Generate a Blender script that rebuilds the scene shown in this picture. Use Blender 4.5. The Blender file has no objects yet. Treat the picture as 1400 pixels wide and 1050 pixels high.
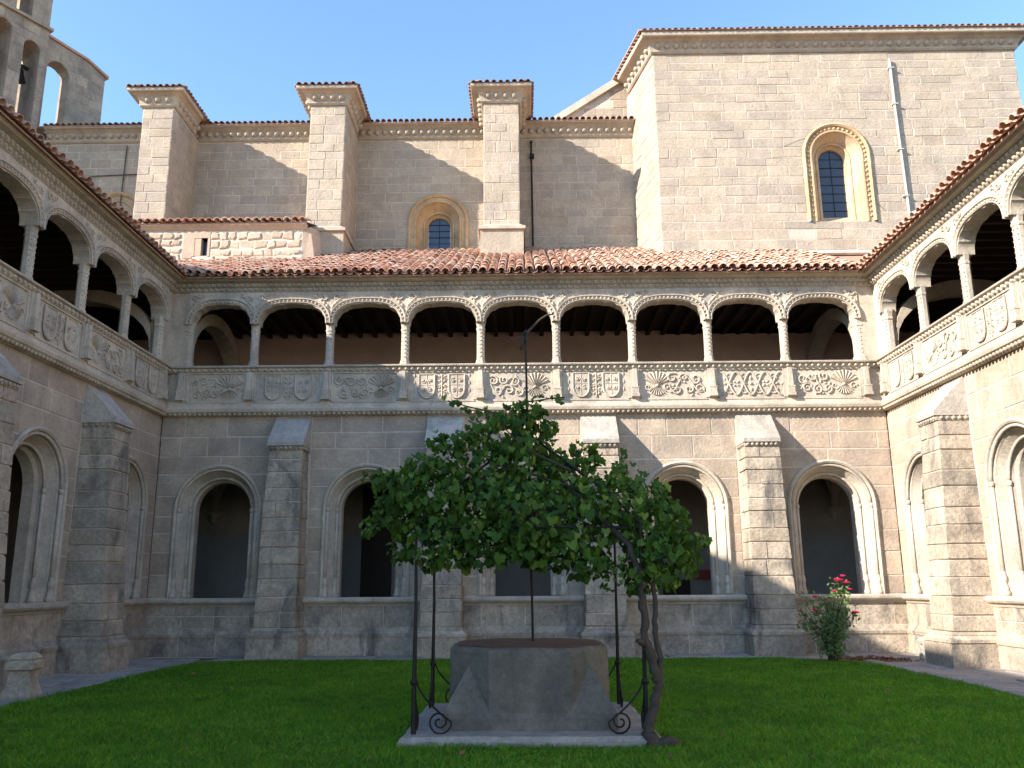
import bpy, math, random
import numpy as np
from mathutils import Vector, Matrix
R = math.radians
S = bpy.context.scene
COL = S.collection

# ------------------------------------------------------------------ camera
F_PX, PITCH, ROLL, YAW = 1180.0, R(13.10), R(0.381), R(-0.629)
cam = bpy.data.objects.new('camera', bpy.data.cameras.new('camera'))
COL.objects.link(cam)
fwd = Vector((math.sin(YAW)*math.cos(PITCH), math.cos(YAW)*math.cos(PITCH), math.sin(PITCH)))
rgt = Vector((math.cos(YAW), -math.sin(YAW), 0))
upv = rgt.cross(fwd)
rx = rgt*math.cos(ROLL) - upv*math.sin(ROLL)
ux = rgt*math.sin(ROLL) + upv*math.cos(ROLL)
M4 = Matrix((rx, ux, -fwd)).transposed().to_4x4()
M4.translation = (0, 0, 1.6)
cam.matrix_world = M4
cam.data.sensor_width = 36.0
cam.data.lens = F_PX/1400.0*36.0
cam.data.clip_end = 5000
S.camera = cam

# ------------------------------------------------------------------ light
SUN = Vector((1.0, 0.52, -0.575)).normalized()
elev = math.asin(-SUN.z)
world = bpy.data.worlds.new('World'); S.world = world; world.use_nodes = True
wn = world.node_tree.nodes
sky = wn.new('ShaderNodeTexSky'); sky.sky_type = 'NISHITA'; sky.sun_disc = False
sky.sun_elevation = elev
sky.sun_rotation = math.atan2(-SUN.x, -SUN.y)
sky.air_density = 1.0; sky.dust_density = 0.0; sky.ozone_density = 4.0
world.node_tree.links.new(sky.outputs[0], wn['Background'].inputs[0])
wn['Background'].inputs[1].default_value = 0.14
sl = bpy.data.lights.new('sun', 'SUN'); sl.energy = 4.0; sl.angle = R(0.5); sl.color = (1.0, 0.93, 0.85)
so = bpy.data.objects.new('sun', sl); COL.objects.link(so)
so.rotation_euler = SUN.to_track_quat('-Z', 'Y').to_euler()
vs = S.view_settings
vs.view_transform = 'Standard'; vs.look = 'None'; vs.gamma = 1; vs.use_curve_mapping = False
vs.exposure = 1.66

# ------------------------------------------------------------------ materials
def new_mat(name):
    m = bpy.data.materials.new(name); m.use_nodes = True
    nt = m.node_tree
    return m, nt, nt.nodes['Principled BSDF']
def nd(nt, t, **k):
    n = nt.nodes.new(t)
    for a, b in k.items(): setattr(n, a, b)
    return n
def mixc(nt, fac, a, b, mode='MIX'):
    n = nd(nt, 'ShaderNodeMix', data_type='RGBA', blend_type=mode)
    for i, v in ((0, fac), (6, a), (7, b)):
        if isinstance(v, (int, float)): n.inputs[i].default_value = v
        elif isinstance(v, tuple): n.inputs[i].default_value = (*v, 1)
        else: nt.links.new(v, n.inputs[i])
    return n.outputs[2]
def noise(nt, scale, detail=4, rough=0.55, vec=None, dist=0.0):
    n = nd(nt, 'ShaderNodeTexNoise')
    n.inputs['Scale'].default_value = scale; n.inputs['Detail'].default_value = detail
    n.inputs['Roughness'].default_value = rough; n.inputs['Distortion'].default_value = dist
    nt.links.new(vec, n.inputs['Vector'])
    return n.outputs['Fac']
def ramp(nt, fac, p0, p1, c0=(0,0,0), c1=(1,1,1)):
    r = nd(nt, 'ShaderNodeValToRGB')
    r.color_ramp.elements[0].position = p0; r.color_ramp.elements[1].position = p1
    r.color_ramp.elements[0].color = (*c0, 1); r.color_ramp.elements[1].color = (*c1, 1)
    nt.links.new(fac, r.inputs[0]); return r.outputs[0]
def rnd_out(nt):
    oi = nd(nt, 'ShaderNodeObjectInfo'); ge = nd(nt, 'ShaderNodeNewGeometry')
    ad = nd(nt, 'ShaderNodeMath', operation='ADD'); fr = nd(nt, 'ShaderNodeMath', operation='FRACT')
    nt.links.new(oi.outputs['Random'], ad.inputs[0]); nt.links.new(ge.outputs['Random Per Island'], ad.inputs[1])
    nt.links.new(ad.outputs[0], fr.inputs[0]); return fr.outputs[0]
def pos(nt):
    return nd(nt, 'ShaderNodeNewGeometry').outputs['Position']
def bump(nt, b, h, strength, dist=0.02):
    n = nd(nt, 'ShaderNodeBump'); n.inputs['Strength'].default_value = strength; n.inputs['Distance'].default_value = dist
    nt.links.new(h, n.inputs['Height']); nt.links.new(n.outputs[0], b.inputs['Normal'])
def stone(name, cols, grain=0.25, stain=0.0, stain_col=(.07,.065,.06), lichen=0.0, bstr=0.5, blotch=0.35, bscale=14, stain_scale=1.3, dim=1.0, gscale=13, zs=.35):
    """cols: list of colours chosen per block."""
    m, nt, b = new_mat(name)
    cols = [(c[0]*dim*1.04, c[1]*dim*.985, c[2]*dim*.93) for c in cols]
    p = pos(nt); r = rnd_out(nt)
    cr = nd(nt, 'ShaderNodeValToRGB'); cr.color_ramp.interpolation = 'LINEAR'
    el = cr.color_ramp.elements
    while len(el) < len(cols): el.new(0.5)
    for i, c in enumerate(cols):
        el[i].position = i/max(1, len(cols)-1); el[i].color = (*c, 1)
    nt.links.new(r, cr.inputs[0])
    c = cr.outputs[0]
    n1 = noise(nt, 1.6, 6, 0.6, p, 0.6)
    c = mixc(nt, blotch, c, mixc(nt, ramp(nt, n1, .32, .68), (.48,.47,.46), (1.3,1.27,1.22)), 'MULTIPLY')
    n2 = noise(nt, gscale, 8, 0.8, p)
    c = mixc(nt, grain, c, mixc(nt, ramp(nt, n2, .34, .66), (.42,.42,.43), (1.4,1.38,1.34)), 'MULTIPLY')
    if stain:
        mp = nd(nt, 'ShaderNodeMapping'); mp.inputs['Scale'].default_value = (1, 1, zs)
        nt.links.new(p, mp.inputs[0])
        n3 = noise(nt, stain_scale, 7, 0.65, mp.outputs[0], 0.8)
        f = ramp(nt, n3, .52, .68)
        mu = nd(nt, 'ShaderNodeMath', operation='MULTIPLY'); mu.inputs[1].default_value = stain
        nt.links.new(f, mu.inputs[0])
        c = mixc(nt, mu.outputs[0], c, stain_col)
    if lichen:
        n4 = noise(nt, 6, 6, 0.7, p, 1.0)
        f = ramp(nt, n4, .6, .68)
        mu = nd(nt, 'ShaderNodeMath', operation='MULTIPLY'); mu.inputs[1].default_value = lichen
        nt.links.new(f, mu.inputs[0])
        c = mixc(nt, mu.outputs[0], c, (.5,.36,.17))
    nt.links.new(c, b.inputs['Base Color'])
    b.inputs['Roughness'].default_value = 0.93
    b.inputs['Specular IOR Level'].default_value = 0.2
    hb = noise(nt, bscale, 8, 0.7, p)
    bump(nt, b, hb, bstr, 0.03)
    return m
def plain(name, col, rough=0.8, var=0.3, scale=5, metal=0.0, bstr=0.2, spec=0.3):
    m, nt, b = new_mat(name); p = pos(nt)
    n1 = noise(nt, scale, 6, 0.6, p)
    nt.links.new(mixc(nt, var, col, mixc(nt, n1, (.35,.35,.35), (1.6,1.6,1.6)), 'MULTIPLY'), b.inputs['Base Color'])
    b.inputs['Roughness'].default_value = rough; b.inputs['Metallic'].default_value = metal
    b.inputs['Specular IOR Level'].default_value = spec
    if bstr: bump(nt, b, noise(nt, scale*5, 5, 0.6, p), bstr, 0.01)
    return m
def leafmat(name, cols, trans=0.3):
    m, nt, b = new_mat(name)
    r = rnd_out(nt)
    cr = nd(nt, 'ShaderNodeValToRGB'); el = cr.color_ramp.elements
    while len(el) < len(cols): el.new(0.5)
    for i, c in enumerate(cols):
        el[i].position = i/max(1, len(cols)-1); el[i].color = (*c, 1)
    nt.links.new(r, cr.inputs[0]); nt.links.new(cr.outputs[0], b.inputs['Base Color'])
    b.inputs['Roughness'].default_value = 0.6; b.inputs['Specular IOR Level'].default_value = 0.12
    tr = nd(nt, 'ShaderNodeBsdfTranslucent'); mx = nd(nt, 'ShaderNodeMixShader'); mx.inputs[0].default_value = trans
    nt.links.new(mixc(nt, 1.0, cr.outputs[0], (1.3,1.5,.5), 'MULTIPLY'), tr.inputs[0])
    nt.links.new(b.outputs[0], mx.inputs[1]); nt.links.new(tr.outputs[0], mx.inputs[2])
    nt.links.new(mx.outputs[0], nt.nodes['Material Output'].inputs[0])
    return m

MT = {}
MT['ashlar'] = stone('ashlar', [(.38,.31,.24),(.44,.365,.285),(.40,.335,.27),(.455,.385,.305),(.365,.305,.25),(.435,.365,.29)], grain=.35, blotch=.4, stain=.28, stain_col=(.16,.145,.125), stain_scale=.9, bstr=.7)
MT['mortar'] = stone('mortar', [(.54,.48,.405),(.57,.51,.43)], grain=.2, blotch=.25, bscale=30)
MT['butt'] = stone('buttress_granite', [(.37,.32,.255),(.45,.395,.32),(.34,.305,.255),(.49,.43,.35),(.41,.355,.285)], grain=.65, blotch=.6, stain=.8, stain_col=(.085,.08,.075), stain_scale=1.6, bstr=.9)
MT['cap'] = stone('cap_granite', [(.40,.38,.34),(.46,.43,.38)], grain=.4, stain=.35, lichen=.55, bstr=.7)
MT['carved'] = stone('carved_limestone', [(.47,.415,.34),(.52,.465,.385),(.43,.39,.33)], grain=.35, stain=.35, stain_col=(.2,.175,.15), bstr=.5, blotch=.45, bscale=20)
MT['cornice'] = stone('cornice_stone', [(.38,.335,.27),(.43,.375,.30)], grain=.3, stain=.3, stain_col=(.13,.115,.1), bstr=.4)
MT['church'] = stone('church_ashlar', [(.37,.31,.24),(.42,.36,.28),(.39,.335,.265),(.44,.38,.30),(.355,.31,.255),(.41,.35,.285)], grain=.35, blotch=.3, stain=.28, stain_col=(.22,.19,.155), stain_scale=2.2, zs=.14, bstr=.9)
MT['churchmortar'] = stone('church_mortar', [(.50,.45,.38),(.54,.49,.41)], grain=.3, blotch=.3, bstr=.8, bscale=20)
MT['ochre'] = stone('ochre_surround', [(.46,.335,.19),(.51,.39,.25),(.43,.30,.16)], grain=.4, blotch=.5, stain=.5, stain_col=(.50,.43,.34), bstr=.5)
MT['rubble'] = stone('rubble_stone', [(.48,.38,.27),(.54,.46,.36),(.42,.33,.25),(.5,.42,.33)], grain=.35, bstr=1.0)
MT['belfry'] = stone('belfry_stone', [(.31,.255,.20),(.38,.315,.245),(.26,.22,.18)], grain=.45, blotch=.55, stain=.55, stain_col=(.13,.115,.10), bstr=.9)
MT['wellstone'] = stone('well_granite', [(.145,.14,.125),(.165,.157,.135)], grain=.5, blotch=.7, stain=.65, stain_col=(.07,.07,.072), stain_scale=1.9, lichen=.14, bstr=.6, bscale=18)
MT['slab'] = stone('slab_granite', [(.31,.30,.285),(.34,.325,.30)], grain=.5, stain=.3, stain_col=(.18,.17,.16), bstr=.8, bscale=22)
MT['paving'] = stone('paving_stone', [(.34,.32,.30),(.40,.37,.34),(.29,.275,.26)], grain=.4, stain=.3, bstr=.8)
MT['plaster'] = stone('pink_plaster', [(.46,.34,.285),(.46,.34,.285)], grain=.05, blotch=.2, bstr=.1)
MT['walkstone'] = stone('walk_stone', [(.30,.245,.21),(.30,.245,.21)], grain=.2, blotch=.4, bstr=.3)
MT['plastergrey'] = stone('grey_plaster', [(.26,.245,.235),(.26,.245,.235)], grain=.05, blotch=.25, bstr=.1)
MT['render'] = stone('pink_render', [(.46,.365,.28),(.46,.365,.28)], grain=.2, blotch=.35, bstr=.5)
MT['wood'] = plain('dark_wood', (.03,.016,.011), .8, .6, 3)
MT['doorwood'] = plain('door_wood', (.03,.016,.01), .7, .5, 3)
MT['tile'] = stone('clay_tile', [(.42,.20,.13),(.52,.30,.21),(.58,.41,.32),(.47,.25,.17),(.63,.51,.42),(.44,.22,.15),(.55,.35,.255),(.38,.23,.175),(.60,.45,.365)], grain=.4, stain=.35, stain_col=(.42,.37,.31), stain_scale=5, bstr=.4, bscale=30)
MT['tileold'] = stone('weathered_tile', [(.20,.115,.085),(.27,.17,.125),(.16,.10,.08),(.33,.24,.19)], grain=.4, stain=.35, stain_col=(.3,.27,.23), stain_scale=5, bstr=.4, bscale=30)
MT['tilebed'] = stone('tile_bed', [(.42,.26,.19),(.44,.275,.20)], grain=.4, bstr=.5)
MT['iron'] = plain('wrought_iron', (.028,.024,.022), .6, .5, 20, 0.6)
MT['rust'] = plain('rusty_cover', (.11,.065,.045), .85, .7, 4, 0.2)
MT['pvc'] = plain('pale_pipe', (.48,.44,.40), .6, .4, 4, 0, 0)
MT['lead'] = plain('lead_sheet', (.40,.43,.47), .45, .5, 6, .5)
MT['cable'] = plain('dark_cable', (.06,.06,.06), .7, .2, 5)
MT['bark'] = plain('vine_bark', (.065,.048,.036), .95, .8, 14, 0, .9)
MT['leaf'] = leafmat('vine_leaf', [(.024,.052,.012),(.062,.125,.020),(.032,.068,.016),(.11,.18,.028),(.044,.095,.018),(.075,.14,.02),(.19,.24,.045)])
MT['roseleaf'] = leafmat('rose_leaf', [(.09,.155,.05),(.12,.20,.06),(.14,.19,.08)])
MT['rose'] = leafmat('rose_petal', [(.75,.035,.22),(.8,.07,.3),(.7,.025,.16)], .3)
MT['grass'] = leafmat('grass_blade', [(.080,.225,.018),(.118,.305,.026),(.09,.25,.02),(.23,.36,.055),(.066,.19,.018)], .35)
def grassmat():
    m = MT['grass']; nt = m.node_tree; b = nt.nodes['Principled BSDF']; p = pos(nt)
    src = b.inputs['Base Color'].links[0].from_socket
    n1 = ramp(nt, noise(nt, .55, 5, .6, p, .5), .35, .65); n2 = ramp(nt, noise(nt, 3.2, 5, .65, p, .3), .35, .68)
    c = mixc(nt, .8, src, mixc(nt, n1, (.72,.78,.8), (1.25,1.15,1.0)), 'MULTIPLY')
    c = mixc(nt, .8, c, mixc(nt, n2, (.62,.7,.75), (1.35,1.2,1.0)), 'MULTIPLY')
    nt.links.new(c, b.inputs['Base Color'])
    for n in nt.nodes:
        if n.type == 'BSDF_TRANSLUCENT': nt.links.new(mixc(nt, 1.0, c, (1.25,1.3,.5), 'MULTIPLY'), n.inputs[0])
grassmat()
MT['lawn'] = plain('lawn_soil', (.045,.10,.018), .95, .6, 2.5, 0, .6, .1)
MT['earth'] = plain('earth', (.16,.13,.10), .95, .6, 3, 0, .7, .1)
MT['deadleaf'] = leafmat('dead_leaf', [(.16,.06,.03),(.22,.10,.05),(.12,.05,.03)], .1)
MT['redcloth'] = plain('red_cover', (.22,.05,.03), .8, .3)
def glassmat():
    m, nt, b = new_mat('leaded_glass')
    b.inputs['Base Color'].default_value = (.035,.045,.06,1); b.inputs['Roughness'].default_value = .22
    b.inputs['Specular IOR Level'].default_value = .6
    bump(nt, b, noise(nt, 9, 3, .5, pos(nt)), .25, .02)
    return m
MT['glass'] = glassmat()

# ------------------------------------------------------------------ mesh helpers
class MB:
    def __init__(s): s.v = []; s.f = []
    def add(s, v, f):
        o = len(s.v); s.v.extend(v); s.f.extend([tuple(i+o for i in q) for q in f]); return s
    def box(s, x0, x1, y0, y1, z0, z1):
        v = [(x0,y0,z0),(x1,y0,z0),(x1,y1,z0),(x0,y1,z0),(x0,y0,z1),(x1,y0,z1),(x1,y1,z1),(x0,y1,z1)]
        return s.add(v, [(0,3,2,1),(4,5,6,7),(0,1,5,4),(1,2,6,5),(2,3,7,6),(3,0,4,7)])
    def hexa(s, bot, top):
        """two quads (lists of 4 points, counter-clockwise from above)"""
        return s.add(list(bot)+list(top), [(3,2,1,0),(4,5,6,7),(0,1,5,4),(1,2,6,5),(2,3,7,6),(3,0,4,7)])
    def extrude_u(s, prof, u0, u1):
        """profile (y,z) polygon, extruded along x"""
        n = len(prof)
        v = [(u0,y,z) for y,z in prof]+[(u1,y,z) for y,z in prof]
        f = [(i,(i+1)%n,n+(i+1)%n,n+i) for i in range(n)]
        return s.add(v, f+[tuple(range(n-1,-1,-1)), tuple(range(n,2*n))])
    def extrude_v(s, prof, y0, y1):
        """profile (y-offset ignored) polygon (x,z) extruded in y; y0 is the front"""
        n = len(prof)
        v = [(x,y0,z) for x,z in prof]+[(x,y1,z) for x,z in prof]
        return s.add(v, [(i,n+i,n+(i+1)%n,(i+1)%n) for i in range(n)]+[tuple(range(n)), tuple(range(2*n-1,n-1,-1))])
    def tube(s, pts, rad, n=6, cap=True):
        pts = [Vector(p) for p in pts]
        m = len(pts); v = []; f = []
        rs = rad if isinstance(rad, (list, tuple)) else [rad]*m
        a = None
        for i in range(m):
            t = (pts[min(i+1,m-1)]-pts[max(i-1,0)])
            if t.length < 1e-9: t = Vector((0,0,1))
            t.normalize()
            if a is None:
                a = Vector((0,0,1)) if abs(t.z) < .9 else Vector((1,0,0))
            a = (a - t*a.dot(t))
            if a.length < 1e-6: a = t.orthogonal()
            a.normalize(); b = t.cross(a)
            for k in range(n):
                q = 2*math.pi*k/n
                v.append(tuple(pts[i]+(a*math.cos(q)+b*math.sin(q))*rs[i]))
        for i in range(m-1):
            for k in range(n):
                f.append((i*n+k, i*n+(k+1)%n, (i+1)*n+(k+1)%n, (i+1)*n+k))
        if cap: f += [tuple(range(n-1,-1,-1)), tuple(range((m-1)*n, m*n))]
        return s.add(v, f)
    def lathe(s, c, prof, n=8, rot=0.0, half=False):
        """prof list (r,z) around vertical axis at c"""
        v = []; f = []; m = len(prof)
        for r, z in prof:
            for k in range(n):
                q = 2*math.pi*k/n+rot
                v.append((c[0]+r*math.cos(q), c[1]+r*math.sin(q), c[2]+z))
        for i in range(m-1):
            for k in range(n):
                f.append((i*n+k, i*n+(k+1)%n, (i+1)*n+(k+1)%n, (i+1)*n+k))
        f += [tuple(range(n-1,-1,-1)), tuple(range((m-1)*n, m*n))]
        return s.add(v, f)
    def bead(s, x, y, z, r, d=(0,-1,0)):
        """small dome standing on a surface with outward direction d"""
        d = Vector(d); a = d.orthogonal().normalized(); b = d.cross(a); c = Vector((x,y,z))
        v = []
        for rr, h in ((1.0,-.35),(.92,.42),(.5,.88)):
            for k in range(6):
                q = math.pi*k/3
                v.append(tuple(c+(a*math.cos(q)+b*math.sin(q))*r*rr+d*r*h))
        v.append(tuple(c+d*r))
        f = []
        for i in range(2):
            for k in range(6): f.append((i*6+k, i*6+(k+1)%6, i*6+6+(k+1)%6, i*6+6+k))
        for k in range(6): f.append((12+k, 12+(k+1)%6, 18))
        return s.add(v, f)
    def sweep_arch(s, uc, z0, zs, prof, n=18, jn=2):
        """moulded round-headed surround: prof list of (radius, y)"""
        path = [(-1, z0+(zs-z0)*i/jn, None) for i in range(jn)]
        path += [(0, 0, math.pi-math.pi*i/n) for i in range(n+1)]
        path += [(1, zs-(zs-z0)*(i+1)/jn, None) for i in range(jn)]
        m = len(prof); v = []; f = []
        for sd, z, a in path:
            for r, y in prof:
                if a is None: v.append((uc+sd*r, y, z))
                else: v.append((uc+r*math.cos(a), y, zs+r*math.sin(a)))
        for i in range(len(path)-1):
            for j in range(m-1):
                f.append((i*m+j, i*m+j+1, (i+1)*m+j+1, (i+1)*m+j))
        return s.add(v, f)

def obj(name, mb, mat, parent=None, smooth=False, kind=None):
    me = bpy.data.meshes.new(name)
    me.from_pydata(mb.v, [], mb.f)
    if smooth: me.polygons.foreach_set('use_smooth', [True]*len(me.polygons))
    me.materials.append(MT[mat])
    me.validate(); me.update()
    o = bpy.data.objects.new(name, me); COL.objects.link(o)
    if parent: o.parent = parent
    if kind: o['kind'] = kind
    return o
def recalc(o):
    import bmesh
    bm = bmesh.new(); bm.from_mesh(o.data); bmesh.ops.recalc_face_normals(bm, faces=bm.faces); bm.to_mesh(o.data); bm.free()
    return o
def thing(name, label, cat, loc=(0,0,0), rz=0.0, group=None):
    o = bpy.data.objects.new(name, None); COL.objects.link(o)
    o.location = loc; o.rotation_euler = (0,0,rz); o['label'] = label; o['category'] = cat
    o.empty_display_size = .2
    if group: o['group'] = group
    return o
def tag(o, label, cat, group=None):
    o['label'] = label; o['category'] = cat
    if group: o['group'] = group
    return o
def link_copy(src, parent, loc=None, rot=None, scale=None):
    c = src.copy(); COL.objects.link(c); c.parent = parent
    if loc is not None: c.location = loc
    if rot is not None: c.rotation_euler = rot
    if scale is not None: c.scale = scale
    return c

def hw_at(a, z):
    """half width of an arch obstacle (uc, R, spring, base) at height z, None when clear"""
    uc, rr, sp, zb = a
    if z < zb-1e-6 or z > sp+rr: return None
    if z <= sp: return rr
    return math.sqrt(max(0, rr*rr-(z-sp)**2))
def courses(u0, u1, z0, z1, h, w, arches=(), rng=random, heights=None):
    """coursed ashlar polygons in the (u,z) plane, cut round arched openings"""
    out = []
    zs = [z0]
    n = max(1, round((z1-z0)/h))
    hs = [rng.uniform(.82, 1.18) for _ in range(n)]; t = sum(hs)
    for q in hs: zs.append(zs[-1]+q*(z1-z0)/t)
    for ci in range(n):
        a, b = zs[ci], zs[ci+1]
        segs = []; L = (u0, None); 
        for A in sorted(arches):
            uc, rr, sp, zb = A
            if uc+rr <= u0 or uc-rr >= u1 or b <= zb+.02 or a >= sp+rr-.02: continue
            segs.append((L, (uc, A, -1))); L = (uc, A, 1)
        segs.append((L, (u1, None)))
        for l, r in segs:
            def edge(e, z, sg):
                if e[1] is None: return e[0]
                hw = hw_at(e[1], z)
                if hw is None: return e[0]
                return e[0]+sg*hw
            m = 12 if (l[1] or r[1]) else 1
            zz = [a+(b-a)*i/m for i in range(m+1)]
            for e_ in (l, r):
                if e_[1]:
                    top_ = e_[1][1]+e_[1][2]
                    for q_ in (-.001, .001, -.01, -.03):
                        if a < top_+q_ < b: zz.append(top_+q_)
            zz.sort()
            lo = max(edge(l, z, 1) for z in zz); hi = min(edge(r, z, -1) for z in zz)
            if lo >= hi-.02:
                lo = (lo+hi)/2; cuts = []
            else:
                cuts = []; x = lo
                x += rng.uniform(.35, 1.0)*w
                while x < hi-.3*w:
                    cuts.append(x); x += rng.uniform(.65, 1.35)*w
            bl = [l]+[(c, None) for c in cuts]+[r]
            for i in range(len(bl)-1):
                le = [(edge(bl[i], z, 1) , z) for z in zz]; re = [(edge(bl[i+1], z, -1), z) for z in zz]
                if bl[i][1] is None and bl[i+1][1] is None:
                    le = [le[0], le[-1]]; re = [re[0], re[-1]]
                # keep rows where the piece has width
                row = [(p, q) for p, q in zip(le, re) if q[0]-p[0] > .05]
                if len(row) < 2: continue
                wd = max(q[0]-p[0] for p, q in row); ht = row[-1][0][1]-row[0][0][1]
                if wd < .09 or ht < .06: continue
                out.append(([p for p, q in row], [q for p, q in row]))
    return out
def block_mesh(mb, le, re, joint, proud, rng, jit=0.0, bev=.012, yb=.02):
    j = joint/2
    n = len(le)
    def shrink(d):
        A = []; B = []
        for i, (p, q) in enumerate(zip(le, re)):
            z = p[1]
            if i == 0: z += d
            if i == n-1: z -= d
            A.append((p[0]+d, z)); B.append((q[0]-d, z))
        return A+B[::-1]
    P = shrink(j); Q = shrink(j+bev)
    if jit:
        dd = [(rng.uniform(-jit, jit), rng.uniform(-jit, jit)) for _ in P]
        P = [(a+c, b+d) for (a, b), (c, d) in zip(P, dd)]; Q = [(a+c, b+d) for (a, b), (c, d) in zip(Q, dd)]
    m = len(P); py = -proud
    ty, tz = rng.uniform(-.004, .004), rng.uniform(-.004, .004)
    v = [(x, yb, z) for x, z in P]+[(x, py*.45, z) for x, z in P]+[(x, py+ty, z) for x, z in Q]
    # order: left edge upwards then right edge downwards = clockwise seen from -y
    f = []
    for k in (0, m):
        for i in range(m): f.append((k+i, k+(i+1)%m, k+m+(i+1)%m, k+m+i))
    f.append(tuple(range(2*m, 3*m)))
    f = [tuple(reversed(q)) for q in f]
    f = [tuple(reversed(q)) for q in f]
    mb.add(v, f)
def lay_blocks(polys, parent, mat, name='stone_block', limit=300, joint=.022, proud=(.004,.014), rng=random, jit=0.0, key=None, bev=.01):
    if key: polys = sorted(polys, key=key)
    rest = MB()
    for i, (le, re) in enumerate(polys):
        if i < limit:
            mb = MB(); block_mesh(mb, le, re, joint, rng.uniform(*proud), rng, jit, bev)
            obj(name, mb, mat, parent)
        else:
            block_mesh(rest, le, re, joint, rng.uniform(*proud), rng, jit, bev)
    if rest.v: obj(name+'s', rest, mat, parent, kind='stuff')
def wall_core(mb, u0, u1, z0, z1, y0, y1, arches, n=28):
    """slab with round-headed holes; arches (uc, r, spring, base), non overlapping"""
    x = u0
    for uc, rr, sp, zb in sorted(arches):
        if uc-rr > x: mb.box(x, uc-rr, y0, y1, z0, z1)
        if zb > z0: mb.box(uc-rr, uc+rr, y0, y1, z0, zb)
        pts = [(uc-rr*math.cos(math.pi*i/n), sp+rr*math.sin(math.pi*i/n)) for i in range(n+1)]
        for i in range(n):
            (a, za), (b, zb2) = pts[i], pts[i+1]
            mb.add([(a,y0,za),(b,y0,zb2),(b,y0,z1),(a,y0,z1),(a,y1,za),(b,y1,zb2),(b,y1,z1),(a,y1,z1)],
                   [(0,1,2,3),(7,6,5,4),(0,4,5,1),(3,2,6,7)])
        x = uc+rr
    if x < u1: mb.box(x, u1, y0, y1, z0, z1)
    return mb

# ------------------------------------------------------------------ shared template meshes
def tile_template(L=.44, r0=.105, r1=.085, n=7, th=.014):
    """cover tile lying along +y (uphill), open side down, origin at the lower end"""
    mb = MB(); v = []; f = []
    for y, r in ((0, r0), (L, r1)):
        for k in range(n):
            a = math.pi*k/(n-1); v.append((r*math.cos(a), y, r*.95*math.sin(a)))
        for k in range(n):
            a = math.pi*k/(n-1); v.append(((r-th)*math.cos(a), y, (r-th)*.95*math.sin(a)-.002))
    for k in range(n-1):
        f.append((k, k+1, 2*n+k+1, 2*n+k))
        f.append((n+k+1, n+k, 3*n+k, 3*n+k+1))
        f.append((k+1, k, n+k, n+k+1))
    mb.add(v, f); return mb
TILE = tile_template()
def tile_mesh():
    me = bpy.data.meshes.new('roof_tile'); me.from_pydata(TILE.v, [], TILE.f); me.materials.append(MT['tile'])
    me.polygons.foreach_set('use_smooth', [True]*len(me.polygons)); me.update(); return me
TILE_ME = tile_mesh()
def put_tile(mb, loc, rx, rz, sc=1.0, sl=1.0):
    m = Matrix.Translation(loc) @ Matrix.Rotation(rz, 4, 'Z') @ Matrix.Rotation(rx, 4, 'X') @ Matrix.Diagonal((sc, sl, sc, 1))
    mb.add([tuple(m @ Vector(p)) for p in TILE.v], TILE.f)
def tiled_roof(parent, u0, u1, z0, y0, slope, rows, pitch_u=.235, nobj=3, lim=300, rng=random, start=lambda u: 0.0, stop=None, row_len=.36):
    """roof rising towards +y; start(u) = plan distance from the eave where tiling begins there"""
    ang = math.atan(slope); ca, sa = math.cos(ang), math.sin(ang)
    n = int((u1-u0)/pitch_u); rest = MB(); pans = MB(); cnt = 0
    for i in range(n+1):
        u = u0+(i+.5)*pitch_u+rng.uniform(-.012, .012)
        if u > u1: break
        s0 = start(u)/ca; smax = rows*row_len if stop is None else stop(u)/ca
        wob = rng.uniform(-.015, .015)
        r = 0
        while True:
            s = r*row_len+rng.uniform(-.03, .03)
            if s > smax: break
            if s >= s0-.05:
                lift = .035+rng.uniform(0, .022)+.016*math.sin(u*1.15+.6)+.012*math.sin(u*2.7+r*.4)
                p = (u+wob+rng.uniform(-.012,.012), y0+s*ca-lift*sa, z0+s*sa+lift*ca)
                rz = rng.uniform(-.05, .05); rx = ang+rng.uniform(-.045, .015)-.03; sc = rng.uniform(.93, 1.08)
                if r < nobj and cnt < lim:
                    o = bpy.data.objects.new('roof_tile', TILE_ME); COL.objects.link(o); o.parent = parent
                    o.location = p; o.rotation_euler = (rx, 0, rz); o.scale = (sc, rng.uniform(.95,1.08), sc); cnt += 1
                else: put_tile(rest, p, rx, rz, sc)
            r += 1
        # channel tiles between the covers: shallow trough strip
        up = u+pitch_u/2; k = 5; v = []; f = []
        e0 = max(-.04, s0-.1)
        if smax > e0:
            for s in (e0, smax):
                for q in range(k):
                    a = math.pi*q/(k-1); du = -.1*math.cos(a); dn = .03-.05*math.sin(a)
                    v.append((up+du, y0+s*ca-dn*sa, z0+s*sa+dn*ca))
            for q in range(k-1): f.append((q, q+1, k+q+1, k+q))
            pans.add(v, f)
    if rest.v: obj('roof_tiles', rest, 'tile', parent, smooth=True, kind='stuff')
    if pans.v: obj('channel_tiles', pans, 'tilebed', parent, smooth=True, kind='stuff')
def eave_tiles(mb, p0, p1, out, rng, pitch=.235, slope=.35, sc=1.0, L=1.0):
    """one row of cover tiles with their ends along the line p0-p1, pointing out of the roof along 'out'"""
    p0 = Vector(p0); p1 = Vector(p1); d = p1-p0; n = max(1, int(d.length/pitch))
    rz = math.atan2(-out[1], -out[0])-math.pi/2
    for i in range(n):
        p = p0+d*((i+.5)/n)+Vector((0,0,rng.uniform(0,.02)))
        put_tile(mb, p, math.atan(slope)+rng.uniform(-.05,.03), rz+rng.uniform(-.06,.06), sc*rng.uniform(.94,1.06), L)

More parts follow.
